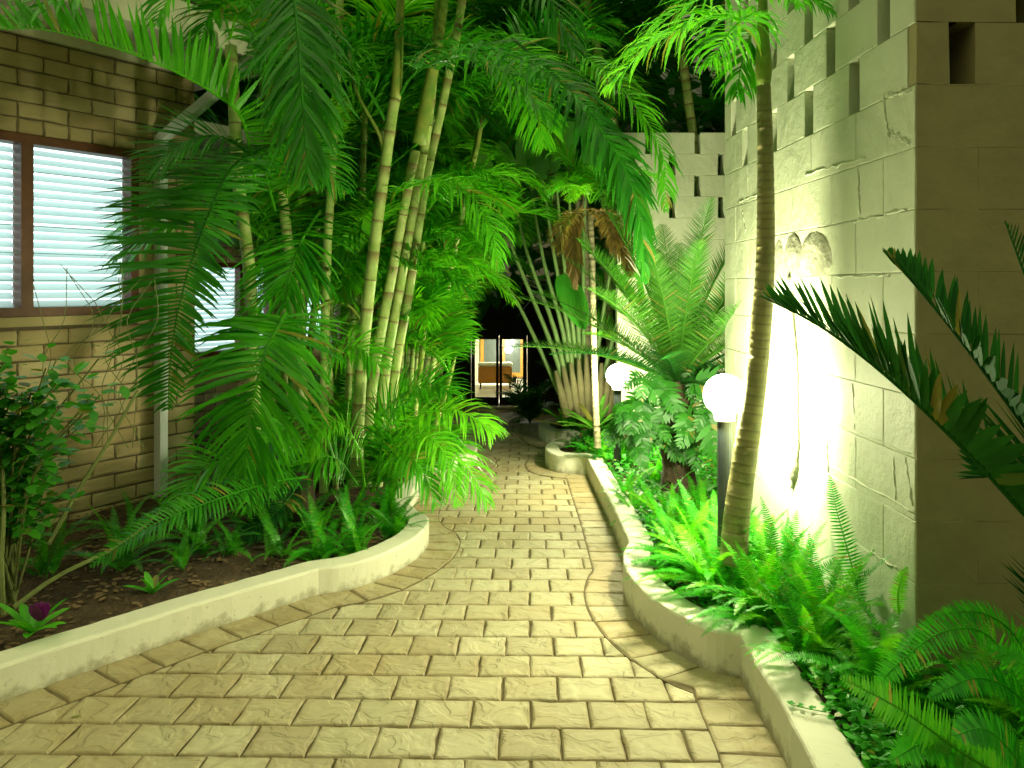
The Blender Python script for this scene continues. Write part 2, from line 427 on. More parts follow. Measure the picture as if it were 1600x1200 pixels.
# narrow the sand sheet to the path
sv=[];sf=[]
grid={}
st=.08
ix=[-4+ i*st for i in range(70)]; iy=[-.4+ j*st for j in range(138)]
for j,y in enumerate(iy):
    for i,x in enumerate(ix):
        if inside(x+st/2,y+st/2) or dist(x+st/2,y+st/2)<.11:
            q=[]
            for a,b in ((i,j),(i+1,j),(i+1,j+1),(i,j+1)):
                if (a,b) not in grid:
                    grid[(a,b)]=len(sv); yy=-.4+b*st; sv.append((-4+a*st,yy,pz(yy)-.012))
                q.append(grid[(a,b)])
            sf.append(tuple(q))
bed.add(sv,sf,.5)
tag(bed.build('path_joint_sand',JOINT),'dark sand between the pavers',kind='structure')

# lower court in front of the far door and the unlit slope down to it
lo=MB()
pts=[(10.55,-.545),(12,-1.0),(13.5,-1.48),(15,-1.945),(18,-1.945),(21.2,-1.945)]
for (a,za),(b,zb) in zip(pts,pts[1:]):
    lo.hexa([Vector(p) for p in ((-2.5,a,za-.1),(2.5,a,za-.1),(2.5,b,zb-.1),(-2.5,b,zb-.1),(-2.5,a,za),(2.5,a,za),(2.5,b,zb),(-2.5,b,zb))])
tag(lo.build('lower_path',JOINT),'unlit path falling to the far doorway',kind='structure')

# ---------------------------------------------------------------- kerbs
def kerb(name, lines, k, side, wdt, label):
    o=MB(); L=flat(lines)
    out=offs(L,0); inn=offs(L,-side*wdt)
    prof=[]
    for i,(a,b) in enumerate(zip(out,inn)):
        d=(b-a).normalized(); z=pz(a.y); j=lambda s:random.uniform(-s,s)
        t=z+k
        prof+= [a+d*j(.002)+Vector((0,0,z-.06)), a+d*j(.002)+Vector((0,0,t-.012+j(.001))), a+d*.004+Vector((0,0,t-.004)), a+d*.012+Vector((0,0,t+j(.001))),
                a+d*(wdt-.012)+Vector((0,0,t+j(.0015))), a+d*(wdt-.003)+Vector((0,0,t-.008+j(.002))), a+d*wdt+Vector((0,0,z-.06))]
    m=7; fs=[]
    for i in range(len(L)-1):
        for q in range(m-1):
            f=(i*m+q,(i+1)*m+q,(i+1)*m+q+1,i*m+q+1)
            fs.append(f if side<0 else f[::-1])
    fs+= [tuple(range(m)),tuple((len(L)-1)*m+q for q in range(m))]
    o.add(prof,fs,.5)
    for q in range(len(o.c)): o.c[q]=(1.0,.12,0,0,0,.3,1.0)[q%7]
    ob=o.build(name,KERB)
    tag(ob,label,'kerb')
kerb('garden_kerb',RLINE,KR,1,.135,'cream painted scalloped kerb holding back the fern bed beneath the block wall')
kerb('garden_kerb',LLINE,KL,-1,.135,'cream painted kerb edging the palm bed before the brick house')

# ---------------------------------------------------------------- wall building helper
def wallblock(mb, O,u,n,u0,u1,z0,z1,depth,gap=.005,rnd=.006,jit=.0015,c=None,back=.02):
    """a block face with softened edges: u along wall, n outward"""
    zz=Vector((0,0,1)); vs=[]
    def pt(a,b,d): return O+u*a+zz*b+n*d
    cu,cz=(u0+u1)/2,(z0+z1)/2
    pr=[]
    for (a0,b0),(a1,b1) in (((u0,z0),(u1,z0)),((u1,z0),(u1,z1)),((u1,z1),(u0,z1)),((u0,z1),(u0,z0))):
        for t in (0,.33,.67): pr.append((a0+(a1-a0)*t,b0+(b1-b0)*t))
    def ring(ins,d,j):
        for a,b in pr:
            a2=a+(ins if a<cu-.3*(u1-u0) else -ins if a>cu+.3*(u1-u0) else 0)+random.uniform(-j,j)
            b2=b+(ins if b<cz-.3*(z1-z0) else -ins if b>cz+.3*(z1-z0) else 0)+random.uniform(-j,j)
            vs.append(pt(a2,b2,d+random.uniform(-j,j)*.6))
    ring(gap,-back,0); ring(gap,-rnd,jit); ring(gap+rnd*.6,-rnd*.2,jit); ring(gap+rnd*2,0,jit)
    k=12; fs=[(r*k+i,r*k+(i+1)%k,(r+1)*k+(i+1)%k,(r+1)*k+i) for r in range(3) for i in range(k)]
    vs.append(pt(cu,cz,random.uniform(-jit,jit))); fs+=[(3*k+i,3*k+(i+1)%k,48) for i in range(k)]
    if c is None: c=random.random()
    mb.add(vs,fs,c)

# ---------------------------------------------------------------- right hand block building
CY=2.46; wu=Vector((-.0283,1,0)).normalized(); wn=Vector((-1,-.0283,0)).normalized()
WO=Vector((1.361-.0283*CY,CY,0)); WLEN=2.0; WTOP=3.42
root=empty('block_building',(WO.x,WO.y,0),'cream painted concrete block building with staggered slots beside the globe lamp','building')
def addp(mb,name,mat,parent,**k):
    ob=mb.build(name,mat,parent,**k); ob.matrix_parent_inverse=Matrix.Translation(-Vector(parent.location)) if parent.type=='EMPTY' and parent.parent is None else Matrix.Identity(4)
    return ob
def face(mb, O,u,n,length,zlo,zhi,slot_z,pitch,slotw,first,bl=.4,bh=.2,solid_gap=.001,thick=.14,ztop0=1.98,jr=.0025):
    zoff=jr
    z=zlo; r=0; zz=Vector((0,0,1))
    rows=int(round((zhi-ztop0)/.2))
    # solid courses
    z=ztop0; k=0
    while z>zlo:
        z-=bh; a=-bl*(.5 if k%2 else 0)
        while a<length:
            u0,u1=max(0,a),min(length,a+bl)
            if u1-u0>.03: wallblock(mb,O,u,n,u0,u1,z,z+bh,thick,gap=solid_gap,rnd=jr,jit=.0010)
            a+=bl
        k+=1
    # backing of the solid part
    p=lambda a,d,zc:O+u*a+n*d+zz*zc
    jb=-jr-.004
    mb.hexa([p(0,jb,z),p(length,jb,z),p(length,-thick,z),p(0,-thick,z),p(0,jb,ztop0-.002),p(length,jb,ztop0-.002),p(length,-thick,ztop0-.002),p(0,-thick,ztop0-.002)],.5)
    # honeycomb courses
    for r in range(rows):
        z=ztop0+r*.2; s=first[r%2]-pitch*2
        edges=[]
        while s<length: edges.append(s); s+=pitch
        prev=None; spans=[]
        a=0
        for e in edges:
            e0,e1=e-slotw/2,e+slotw/2
            if e1<=0: continue
            if e0>a: spans.append((a,min(e0,length)))
            a=max(a,e1)
            if a>=length: break
        if a<length: spans.append((a,length))
        for a,b in spans:
            if b-a<.01: continue
            j=[random.uniform(-.004,.004) for _ in range(4)]
            if a<=.001: j[0]=j[2]=0
            q=[p(a+j[0],-.003,z),p(b+j[1],-.003,z),p(b+j[1],-thick,z),p(a+j[0],-thick,z),p(a+j[2],-.003,z+.199),p(b+j[3],-.003,z+.199),p(b+j[3],-thick,z+.199),p(a+j[2],-thick,z+.199)]
            mb.hexa(q); wallblock(mb,O,u,n,a+j[0],b+j[1],z,z+.1995,0,gap=.0006,rnd=jr,jit=.0012,back=.006)
m=MB(); # main face: slots measured along from the corner
face(m,WO,wu,wn,WLEN,-.25,WTOP,0,.41,.085,(.415,.20))
ob=addp(m,'wall',WALL,root)
m=MB(); O2=WO+wn*0; u2=Vector((1,.0283,0)).normalized(); n2=Vector((.0283,-1,0)).normalized()
O2=O2+n2*.005+u2*.003
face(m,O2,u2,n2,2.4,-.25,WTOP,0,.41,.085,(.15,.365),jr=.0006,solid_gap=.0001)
addp(m,'gable_wall',WALL_SHADED,root)
m=MB(); m.hexa([WO+wu*a+wn*b+Vector((0,0,c)) for c in (WTOP,WTOP+.12) for a,b in ((-.1,.1),(WLEN+.1,.1),(WLEN+.1,-2.6),(-.1,-2.6))][:8]); addp(m,'roof',DARKW,root)
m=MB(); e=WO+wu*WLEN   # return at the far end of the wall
m.hexa([e+wn*b+wu*a+Vector((0,0,c)) for c in (-.3,WTOP) for a,b in ((-.1,-.145),(-.1,-2.4),(-.0,-2.4),(-.0,-.145))]); addp(m,'return_wall',WALL_SHADED,root)
# raised crust over the rough joint lumps of the wall (paint smears): narrow ridges
def smear(px,py,qx,qy,rad=.006,n=14,parent=root):
    def wp(x,y):
        Y=1633.0/(x-766); q=P(x,y,Y); return q
    m=MB(); a,b=wp(px,py),wp(qx,qy); pts=[]
    for i in range(n+1):
        pts.append(a.lerp(b,i/n)+Vector((0,random.uniform(-.006,.006),random.uniform(-.006,.006)))-wn*.002)
    m.tube(pts,[rad*random.uniform(.4,1.2) for _ in pts],6,.5); addp(m,'mortar_ridge',WALL,parent,smooth=True)
for s in ((1283,653,1424,710),(1258,273,1352,246),(1340,258,1343,335),(1333,347,1417,328),(1203,683,1300,733),(1310,433,1392,430),(1298,728,1430,803),(1361,864,1407,891),
          (1380,150,1388,215),(1391,205,1420,225),(1385,150,1425,142),(1332,600,1336,668),(1292,690,1294,735),(1395,712,1400,790),(1415,715,1425,790),(1153,316,1184,304),(1160,330,1165,360)):
    smear(*s)
# second block wall behind the cycad
FY=7.2; FO=P(965,449,FY); FO.z=0; fr=P(1133+90,449,FY)
root2=empty('block_wall',(FO.x,FO.y,0),'pale block wall with staggered slots standing behind the cycad','wall')
m=MB(); L2=(1223-965)/F*FY
zt=H+242*FY/F; 
face(m,FO,Vector((1,0,0)),Vector((0,-1,0)),L2,-.8,zt,0,.46,.06,((1127-965)/F*FY-.46*2,(1090-965)/F*FY),ztop0=zt-.8)
addp(m,'wall',WALL,root2)

# grey crust climbing the wall beside the lamp
def wallpt(x,y,off=0):
    Y=1633.0/(x-766); return P(x,y,Y)+wn*off
m=MB()
def blob(cx,top,bot,wd,th=.03):
    rows=12; vs=[]; nn=9
    for i in range(rows+1):
        t=i/rows; y=top+(bot-top)*t; half=wd*math.sqrt(max(0,1-(1-min(1,t*1.5))**2))*(1 if t<.75 else 1-(t-.75)*1.6)
        for k in range(nn):
            s=-1+2*k/(nn-1); x=cx+s*half+random.uniform(-.5,.5)
            vs.append(wallpt(x,y+random.uniform(-1.2,1.2),th*math.sqrt(max(0,1-s*s))*(.8+.25*random.random())*min(1,t*3+.1)-.002))
    m.add(vs,[(i*nn+k,i*nn+k+1,(i+1)*nn+k+1,(i+1)*nn+k) for i in range(rows) for k in range(nn-1)],.5)
blob(1240,361,455,17,.020); blob(1275,360,432,27,.018); blob(1217,372,440,9,.012)
pts=[(1240,430),(1238,470),(1243,520),(1246,570),(1246,620),(1248,660),(1247,700),(1244,735),(1239,762)]
pp=[wallpt(x+random.uniform(-1,1),y,.004) for x,y in pts]; pp=spline(pp,40); pp=[p+Vector((0,random.uniform(-.004,.004),0)) for p in pp]
m.tube(pp,[(.022 if i<8 else .013+.004*random.random()+(.010 if i>32 else 0))*(1 if i<38 else .5) for i in range(41)],7,.5)
tag(m.build('wall_crust',ROCK,smooth=True),'rough grey crust with rounded tops running down the white block wall','wall crust')

# ---------------------------------------------------------------- brick house on the left
th=math.atan2(820,1200); hu=Vector((math.sin(th),math.cos(th),0)); hn=Vector((math.cos(th),-math.sin(th),0))
HC=Vector((-2.34,5.68,0)); ZS=Vector((0,0,1))
house=empty('brick_house',(HC.x,HC.y,0),'buff brick house with louvred windows behind the palms','house')
def brickwall(mb, mo, O, ua, ub, za, zb, holes=(), headers=()):
    z=za; r=0
    while z<zb-.01:
        a=ua-(.15 if r%2 else 0)
        hdr=[h for h in headers if h[2]-.01<=z<h[2]+.09]
        while a<ub:
            u0,u1=max(ua,a),min(ub,a+.3); a+=.3
            parts=[(u0,u1)]
            for (h0,h1,g0,g1) in holes:
                if z+.1>g0+.02 and z<g1-.02:
                    np_=[]
                    for (p,q) in parts:
                        if q<=h0 or p>=h1: np_.append((p,q))
                        else:
                            if p<h0: np_.append((p,h0))
                            if q>h1: np_.append((h1,q))
                    parts=np_
            for p,q in parts:
                if q-p>.03:
                    if hdr and p<hdr[0][1] and q>hdr[0][0] and q-p>.25:
                        mid=(p+q)/2
                        for p2,q2 in ((p,mid),(mid,q)): wallblock(mb,O,hu,hn,p2,q2,z,z+.1,0,gap=.005,rnd=.009,jit=.0038)
                    else: wallblock(mb,O,hu,hn,p,q,z,z+.1,0,gap=.005,rnd=.009,jit=.0038)
        z+=.1; r+=1
    # mortar sheets as boxes around the holes
    def bx(u0,u1,z0,z1):
        mo.hexa([O+hu*a+hn*b+ZS*c for c in (z0,z1) for a,b in ((u0,-.009),(u1,-.009),(u1,-.2),(u0,-.2))])
    cuts=sorted(holes); a=ua
    for (h0,h1,g0,g1) in cuts:
        bx(a,h0,za,zb); bx(h0,h1,za,g0); bx(h0,h1,g1,zb); a=h1
    bx(a,ub-.004,za,zb)
W1=(-2.0,-.444,1.15,2.27)
b1=MB(); mo=MB(); brickwall(b1,mo,HC,-3.6,0,-.43,2.88,[W1],[(-2.0,-.3,2.27)])
wl=addp(b1,'wall',BRICK,house); addp(mo,'mortar',MORTAR,house)
HC2=Vector((-3.45,9,0))-hu*(9-7.0)/.826
W2Y=lambda x:(11520/(1620-x)-7.0)/hu.y
W2=(W2Y(296),W2Y(425),.53,1.62); W3=(W2Y(462),W2Y(535),.53,1.62)
b2=MB(); mo2=MB(); brickwall(b2,mo2,HC2,0,6.0,-1.1,2.88,[W2,W3])
addp(b2,'wall',BRICK,house); addp(mo2,'mortar',MORTAR,house)
def window(O, u0,u1,z0,z1, mull, name='window'):
    f=MB()
    def bx(mb,a0,a1,c0,c1,d0,d1,tilt=0): mb.hexa([O+hu*a+hn*b+ZS*c for c in (c0,c1) for a,b in ((a0,d1),(a1,d1),(a1,d0),(a0,d0))])
    fw=.055
    bx(f,u0,u1,z1-fw,z1,-.10,.02); bx(f,u0,u1,z0,z0+fw,-.10,.02); bx(f,u0,u0+fw,z0+fw,z1-fw,-.10,.018); bx(f,u1-fw,u1,z0+fw,z1-fw,-.10,.018)
    for q in mull: bx(f,q-.035,q+.035,z0+fw,z1-fw,-.10,.016)
    fo=addp(f,name,WOOD,house)
    def sub(mb,nm,mat,smooth=False):
        ob=mb.build(nm,mat,fo); return ob
    s=MB(); bx(s,u0-.05,u1+.05,z0-.06,z0-.002,-.05,.05); sub(s,'sill',BRICK)
    es=[u0+fw]+[x for q in mull for x in (q-.035,q+.035)]+[u1-fw]
    for k in range(0,len(es),2):
        a0,a1=es[k],es[k+1]
        bl=MB(); z=z0+fw
        while z<z1-fw:      # venetian blind
            vs=[];K=4
            for t in range(K+1):
                q=t/K; d=-.075-.034*q+.004*math.sin(q*math.pi); zz_=z+.042*q
                vs+=[O+hu*(a0+.004)+hn*d+ZS*zz_,O+hu*(a1-.004)+hn*d+ZS*zz_]
            bl.add(vs,[(2*t,2*t+1,2*t+3,2*t+2) for t in range(K)],random.random()); z+=.053
        sub(bl,'blind',BLIND)
        g=MB(); ed=MB(); br=MB(); zl=z0+fw; n=6; hgt=(z1-z0-2*fw)/n
        for i in range(n):
            za=zl+i*hgt; zb=za+hgt*1.02; da,db=-.005,-.055
            g.add([O+hu*(a0+.006)+hn*da+ZS*za,O+hu*(a1-.006)+hn*da+ZS*za,O+hu*(a1-.006)+hn*db+ZS*zb,O+hu*(a0+.006)+hn*db+ZS*zb],[(0,1,2,3)],.5)
            ed.hexa([O+hu*a+hn*b+ZS*c for c in (za-.002,za+.002) for a,b in ((a0+.006,da+.003),(a1-.006,da+.003),(a1-.006,da-.003),(a0+.006,da-.003))])
            br.hexa([O+hu*a+hn*b+ZS*c for c,(b0_,b1_) in ((za-.006,(da+.004,da-.008)),(za+hgt*.28,(db+.022,db+.004))) for a,b in ((a0,b0_),(a0+.012,b0_),(a0+.012,b1_),(a0,b1_))])
        sub(g,'pane',GLASS); sub(ed,'glass_edge',GLASSE); sub(br,'louvre_bracket',METAL)
    L=MB(); bx(L,u0+.01,u1-.01,z0+.01,z1-.01,-.19,-.18); sub(L,'lit_room',WINLIT)
    L=MB(); bx(L,u0-.05,u0+.008,z0,z1,-.19,-.11); bx(L,u1-.008,u1+.05,z0,z1,-.19,-.11); bx(L,u0,u1,z1-.008,z1+.05,-.19,-.11); bx(L,u0,u1,z0-.05,z0+.008,-.19,-.11); sub(L,'reveal',WOOD)
window(HC,*W1,[-1.153])
window(HC2,*W2,[W2Y(378)])
window(HC2,*W3,[])
e=MB()
def bxh(mb,O,a0,a1,d0,d1,c0,c1): mb.hexa([O+hu*a+hn*b+ZS*c for c in (c0,c1) for a,b in ((a0,d1),(a1,d1),(a1,d0),(a0,d0))])
bxh(e,HC,-4.5,.25,-1.5,.70,2.95,2.99); addp(e,'soffit',CREAM,house)
e=MB(); bxh(e,HC,-4.5,.0,0,.035,2.875,2.948); addp(e,'wall_plate',CREAM,house)
e=MB(); bxh(e,HC,-4.5,.25,.703,.73,2.90,3.12); bxh(e,HC,.252,.28,-1.5,.73,2.90,3.12); addp(e,'fascia',CREAM,house)
e=MB(); e.hexa([HC+hu*a+hn*b+ZS*(c+(.35-.5*b*.0 if False else 0)+(.35 if b<0 else 0)) for c in (2.995,3.14) for a,b in ((-4.5,.72),(.28,.72),(.28,-1.5),(-4.5,-1.5))]); addp(e,'roof',DARKW,house)
e=MB(); bxh(e,HC2,-.5,7,-1.5,.6,2.95,3.1); addp(e,'soffit',CREAM,house)
# downpipe (square section) from the eave corner to the wall then down
def hp(x,y,u,d): 
    return HC+hu*u+hn*d
p0=P(405,95,5.27); p1=HC+hu*(-.30)+hn*.045; p1.z=P(253,222,5.5).z
g=MB()
def sq(a,b,w=.04):
    t=(b-a).normalized(); x=t.cross(Vector((0,0,1)) if abs(t.z)<.9 else hu).normalized()*w; y=t.cross(x).normalized()*w*.7
    g.hexa([a+x+y,a-x+y,a-x-y,a+x-y,b+x+y,b-x+y,b-x-y,b+x-y])
pw=p1.copy(); pt_=P(400,92,5.3)
sq(pt_+Vector((0,0,.1)),pt_); sq(pt_,pw); sq(pw+Vector((0,0,.03)),Vector((pw.x,pw.y,-.3)))
addp(g,'downpipe',PIPE,house)
for zc in (1.9,.9):
    g=MB(); g.hexa([Vector((pw.x,pw.y,zc))+hu*a+hn*b+ZS*c for c in (-.015,.015) for a,b in ((-.05,.035),(.05,.035),(.05,-.045),(-.05,-.045))]); addp(g,'pipe_clip',PIPE,house)

# ---------------------------------------------------------------- far house with the lit glass door
DY=21.0
far=empty('entrance_house',(0,DY,0),'dark timber house with a lit glazed double door at the end of the path','house')
X=lambda x,Y=DY:(x-800)/F*Y
Zp=lambda y,Y=DY:H-(y-449)/F*Y
m=MB()
x0,x1,zt_,zb_=X(736),X(824),Zp(524),Zp(632)
m.box(-9,x0,DY,DY+.2,-2.2,1.6); m.box(x1,9,DY,DY+.2,-2.2,1.6); m.box(x0,x1,DY,DY+.2,zt_,1.6); m.box(x0,x1,DY,DY+.2,-2.2,zb_)
addp(m,'wall',DARKW,far)
m=MB(); m.hexa([Vector(p) for p in ((-9.5,DY-1.0,1.45),(9.5,DY-1.0,1.45),(9.5,DY+7,3.6),(-9.5,DY+7,3.6),(-9.5,DY-1.0,1.6),(9.5,DY-1.0,1.6),(9.5,DY+7,3.75),(-9.5,DY+7,3.75))]); addp(m,'roof',DARKW,far)
m=MB(); m.box(X(728),X(832),DY-.35,DY-.01,-1.95,zb_-.02); addp(m,'step',CREAM,far)
m=MB(); m.box(X(700),X(845),DY-.08,DY-.005,Zp(518),Zp(500)); addp(m,'lintel',DARKW,far)
for a,b in ((736.5,779.3),(780.2,823.5)):
    m=MB(); A,B=X(a),X(b); pa,pb=(X(742),X(775)) if a<750 else (X(784.5),X(817))
    zt2,zb2=Zp(530.5),Zp(621)
    m.box(A,pa,DY+.05,DY+.1,zb_,zt_); m.box(pb,B,DY+.05,DY+.1,zb_,zt_); m.box(pa,pb,DY+.05,DY+.1,zb_,zb2); m.box(pa,pb,DY+.05,DY+.1,zt2,zt_)
    d=addp(m,'door',DARKW,far)
    g=MB(); g.box(pa,pb,DY+.07,DY+.08,zb2,zt2); g.build('pane',GLASS,d)
    g=MB(); hx=pb+.04 if a<750 else pa-.04; g.tube([(hx,DY+.02,-1.0),(hx,DY+.02,-.85)],.012,8); g.build('handle',METAL,d)
ROOMW=mat_simple('room_wall',(.62,.58,.42),.8,3,.05)
FLOORM=mat_simple('room_floor',(.62,.60,.48),.35,3,.08,spec=.5)
ORANGE=mat_simple('varnished_wood',(.50,.22,.035),.4,8,.2)
GREYG=mat_simple('dark_glazing',(.10,.12,.10),.3,6,.2)
RZ=zb_
m=MB(); m.box(-2.5,2.5,DY+.25,26.6,RZ-.1,RZ); addp(m,'floor',FLOORM,far)
m=MB(); m.box(-2.5,2.5,26.6,26.7,RZ,1.3); m.box(-2.6,-2.5,DY+.2,26.6,RZ,1.3); m.box(2.5,2.6,DY+.2,26.6,RZ,1.3); m.box(-2.5,2.5,DY+.2,26.7,1.3,1.4); addp(m,'room_wall',ROOMW,far)
m=MB(); BY=26.55
def fr(x0,x1,y0,y1):
    m.box(X(x0,BY),X(x1,BY),BY-.05,BY,Zp(y1,BY),Zp(y0,BY))
fr(785,789,526,589); fr(813,817,526,589); fr(789,813,582,589); fr(789,813,526,530); fr(751,756,526,575)
wf=addp(m,'inner_window',ORANGE,far)
m=MB(); fr(789.2,812.8,530.2,581.8); m.build('pane',GREYG,wf)
m=MB(); fr(756.2,784.8,528,572); m.build('dark_pane',GREYG,wf)
# counter and ceiling lamp in that room are things of their own
SY=24.2
sr=empty('sofa',(X(763,SY),SY,RZ),'orange brown sofa behind the far glass door','sofa')
def rbox(mb,x0,x1,y0,y1,z0,z1,r=.03):
    b=[]
    for (ins,z) in ((r,z0),(0,z0+r),(0,z1-r),(r,z1)):
        b+= [(x0+ins,y0+ins,z),(x1-ins,y0+ins,z),(x1-ins,y1-ins,z),(x0+ins,y1-ins,z)]
    fs=[(3,2,1,0),(12,13,14,15)]
    for k in range(3):
        for i in range(4): fs.append((k*4+i,k*4+(i+1)%4,(k+1)*4+(i+1)%4,(k+1)*4+i))
    mb.add(b,fs,.5)
def addt(mb,name,mat,root,**k):
    ob=mb.build(name,mat,root,**k); ob.matrix_parent_inverse=Matrix.Translation(-Vector(root.location)); return ob
sx0,sx1=X(747,SY),X(800,SY); sz0=Zp(603,SY)+.0; sz1=Zp(567,SY)
m=MB(); rbox(m,sx0,sx1,SY,SY+.25,sz0+.08,sz1-.12); addt(m,'backrest',ORANGE,sr)
m=MB(); rbox(m,sx0-.02,sx1+.02,SY-.02,SY+.3,sz1-.118,sz1,.05); addt(m,'cushion',CREAM,sr)
m=MB(); rbox(m,sx0,sx1,SY+.252,SY+.9,sz0+.08,sz0+.42); addt(m,'seat',ORANGE,sr)
for a in (sx0+.05,sx1-.09):
    m=MB(); m.box(a,a+.05,SY+.02,SY+.08,RZ,sz0+.08); addt(m,'leg',DARKW,sr)
LY=25.0; lr=empty('room_lamp',(X(795,LY),LY,Zp(546,LY)),'small bright hanging lamp behind the right glass pane','lamp')
def sphere(mb,c,r,nu=16,nv=10,sq=1):
    vs=[];
    for i in range(nv+1):
        a=math.pi*i/nv
        for k in range(nu):
            b=2*math.pi*k/nu; vs.append((c[0]+r*math.sin(a)*math.cos(b),c[1]+r*math.sin(a)*math.sin(b),c[2]+r*math.cos(a)*sq))
    mb.add(vs,[(i*nu+k,(i+1)*nu+k,(i+1)*nu+(k+1)%nu,i*nu+(k+1)%nu) for i in range(nv) for k in range(nu)],.5)
m=MB(); sphere(m,(X(795,LY),LY,Zp(546,LY)),.12); addt(m,'lamp_shade',ROOMLAMP,lr,smooth=True)
m=MB(); m.tube([(X(795,LY),LY,Zp(546,LY)+.11),(X(795,LY),LY,1.3)],.01,6); addt(m,'cord',METAL,lr)

# ---------------------------------------------------------------- globe bollards
def bollard(px,py,Y,base,label,rad=.092):
    c=P(px,py,Y); r=empty('globe_lamp',(c.x,c.y,base),label,'lamp','white globe bollard lamps in the right bed')
    m=MB(); sphere(m,(0,0,c.z-base),rad,32,20); m.build('globe',GLOBE,r,smooth=True)
    m=MB(); m.tube([(0,0,c.z-base-rad-.022),(0,0,c.z-base-rad+.012)],[.046,.05],20); m.build('collar',COLLAR,r,smooth=False)
    m=MB(); m.tube([(0,0,-.05),(0,0,c.z-base-rad-.0225)],.031,16); m.build('post',METAL,r,smooth=False)
    m=MB(); m.tube([(0,0,-.05),(0,0,.02)],.06,16); m.build('base',METAL,r)
bollard(1132,617,3.44,.0,'near globe lamp on a dark post behind the leaning palm trunk')
bollard(965,587,6.2,-.25,'farther globe lamp half hidden by cycad fronds')

# ---------------------------------------------------------------- foliage generators
GRAV=Vector((0,0,-1))
def frond_mesh(mb, pts, up=(0,0,1), n=46, L=.30, wid=.018, t0=.12, a0=75, a1=28, droop=.25, lift=15, rr=.008, shape=None, seg=4, jit=1.0, rcol=None, only=None, twist=0, curl=0):
    N=24; sp=spline(pts,N); up=Vector(up)
    rad=[rr*(1-.8*i/N) for i in range(N+1)]
    mb.tube(sp,rad,5,.9 if rcol is None else rcol)
    up=up.normalized()
    length=sum((sp[i+1]-sp[i]).length for i in range(N))
    for i in range(n):
        t=t0+(1-t0)*(i+.5)/n
        q=t*N; k=min(int(q),N-1); p=sp[k].lerp(sp[k+1],q-k)
        T=(sp[k+1]-sp[k]).normalized()
        S=T.cross(up)
        if S.length<.05: S=T.cross(Vector((.3,1,.2)))
        S.normalize(); Nn=S.cross(T).normalized()
        tt=(t-t0)/(1-t0)
        sh=shape(tt) if shape else (math.sin(math.pi*min(1,(tt*.86+.14)))**.6)
        for sd in (1,-1):
            if only and sd!=only: continue
            if random.random()<.02*jit: continue
            a=R(a0+(a1-a0)*tt+random.gauss(0,5.5)*jit); lf=R(lift+random.gauss(0,8)*jit)
            d=T*math.cos(a)+(S*sd*math.cos(lf)+Nn*math.sin(lf))*math.sin(a)
            ll=L*sh*random.uniform(.88,1.08); w=wid*(.6+.4*sh)
            pos=p.copy(); vs=[]; dr=droop*random.uniform(.5,1.8)+(.5 if random.random()<.035*jit and droop>.1 else 0)
            wn_=d.cross(Nn)
            wv=wn_.normalized() if wn_.length>.01 else T.copy()
            tw=random.gauss(0,.25)*jit+twist
            wv=(wv*math.cos(tw)+Nn*math.sin(tw)).normalized()
            for s in range(seg):
                f=s/seg
                ww=w*(.45,1,.92,.62,.35,.2)[min(5,int(f*5))] if seg>3 else w*(.7,1,.6)[min(2,s)]
                vs+=[pos-wv*ww*.5,pos+wv*ww*.5]
                pos=pos+d*(ll/seg)
                d=(d+GRAV*dr*(f+.35)+T*curl).normalized()
                wv=(wv-d*wv.dot(d)).normalized()
            vs.append(pos)
            m=len(vs)-1
            mb.add(vs,[(2*s,2*s+1,2*s+3,2*s+2) for s in range(seg-1)]+[(m-2,m-1,m)],random.random())
def arc(length,e0,e1,n=6,side=0):
    """rachis in the YZ plane from the origin: elevation falls from e0 to e1"""
    p=Vector((0,0,0)); pts=[p.copy()]
    for i in range(n):
        e=R(e0+(e1-e0)*((i+.5)/n)**1.1); p=p+Vector((side*math.sin(i/n*2)*length/n,math.cos(e),math.sin(e)))*(length/n); pts.append(p.copy())
    return pts
def variants(name, specs, **k):
    out=[]
    for s in specs:
        mb=MB(); frond_mesh(mb,arc(1.0,*s),(0,0,1),**k)
        me=mb.build(name,LEAF); ob=me.data; bpy.data.objects.remove(me); out.append(ob)
    return out
from mathutils import Euler
VC={}
VIEW=[(722,470,835,640),(302,418,370,540),(256,110,400,250),(0,0,250,200)]
def blocks_view(me,parent,loc,rot,scale):
    M=Matrix.Translation(Vector(parent.location)+Vector(loc))@Euler(rot).to_matrix().to_4x4()@Matrix.Scale(scale,4)
    n=0; t=0
    if me.name not in VC: VC[me.name]=[me.vertices[i].co.copy() for i in range(0,len(me.vertices),9)]
    for co in VC[me.name]:
        p=M@co; t+=1
        if p.y<.3: continue
        x=800+F*p.x/p.y; y=449-F*(p.z-H)/p.y
        for a,b,c,d in VIEW:
            if a<x<c and b<y<d: n+=1
    return n>t*.012
GLOBE_VIEW=(946,568,984,606)
def place(name,me,parent,loc,rot,scale,mat=None):
    global VIEW
    if name=='frond' and parent.name=='cycad':
        old=VIEW; VIEW=[GLOBE_VIEW]; hid=blocks_view(me,parent,loc,rot,scale); VIEW=old
        if hid: return None
    if name=='frond' and parent.name.split('.')[0] in ('cane_palm','palm') and blocks_view(me,parent,loc,rot,scale): return None
    o=bpy.data.objects.new(name,me); COL.objects.link(o); o.parent=parent
    o.location=loc; o.rotation_euler=rot; o.scale=(scale,)*3
    if mat is not None:
        o.material_slots[0].link='OBJECT'; o.material_slots[0].material=mat
    return o
PALMF=variants('palm_frond',[(80,5),(70,-25),(62,-50),(48,-60),(30,-70),(85,30),(66,-40),(55,-20)],n=76,L=.34,wid=.0165,t0=.16,droop=.34,rr=.009,lift=18)
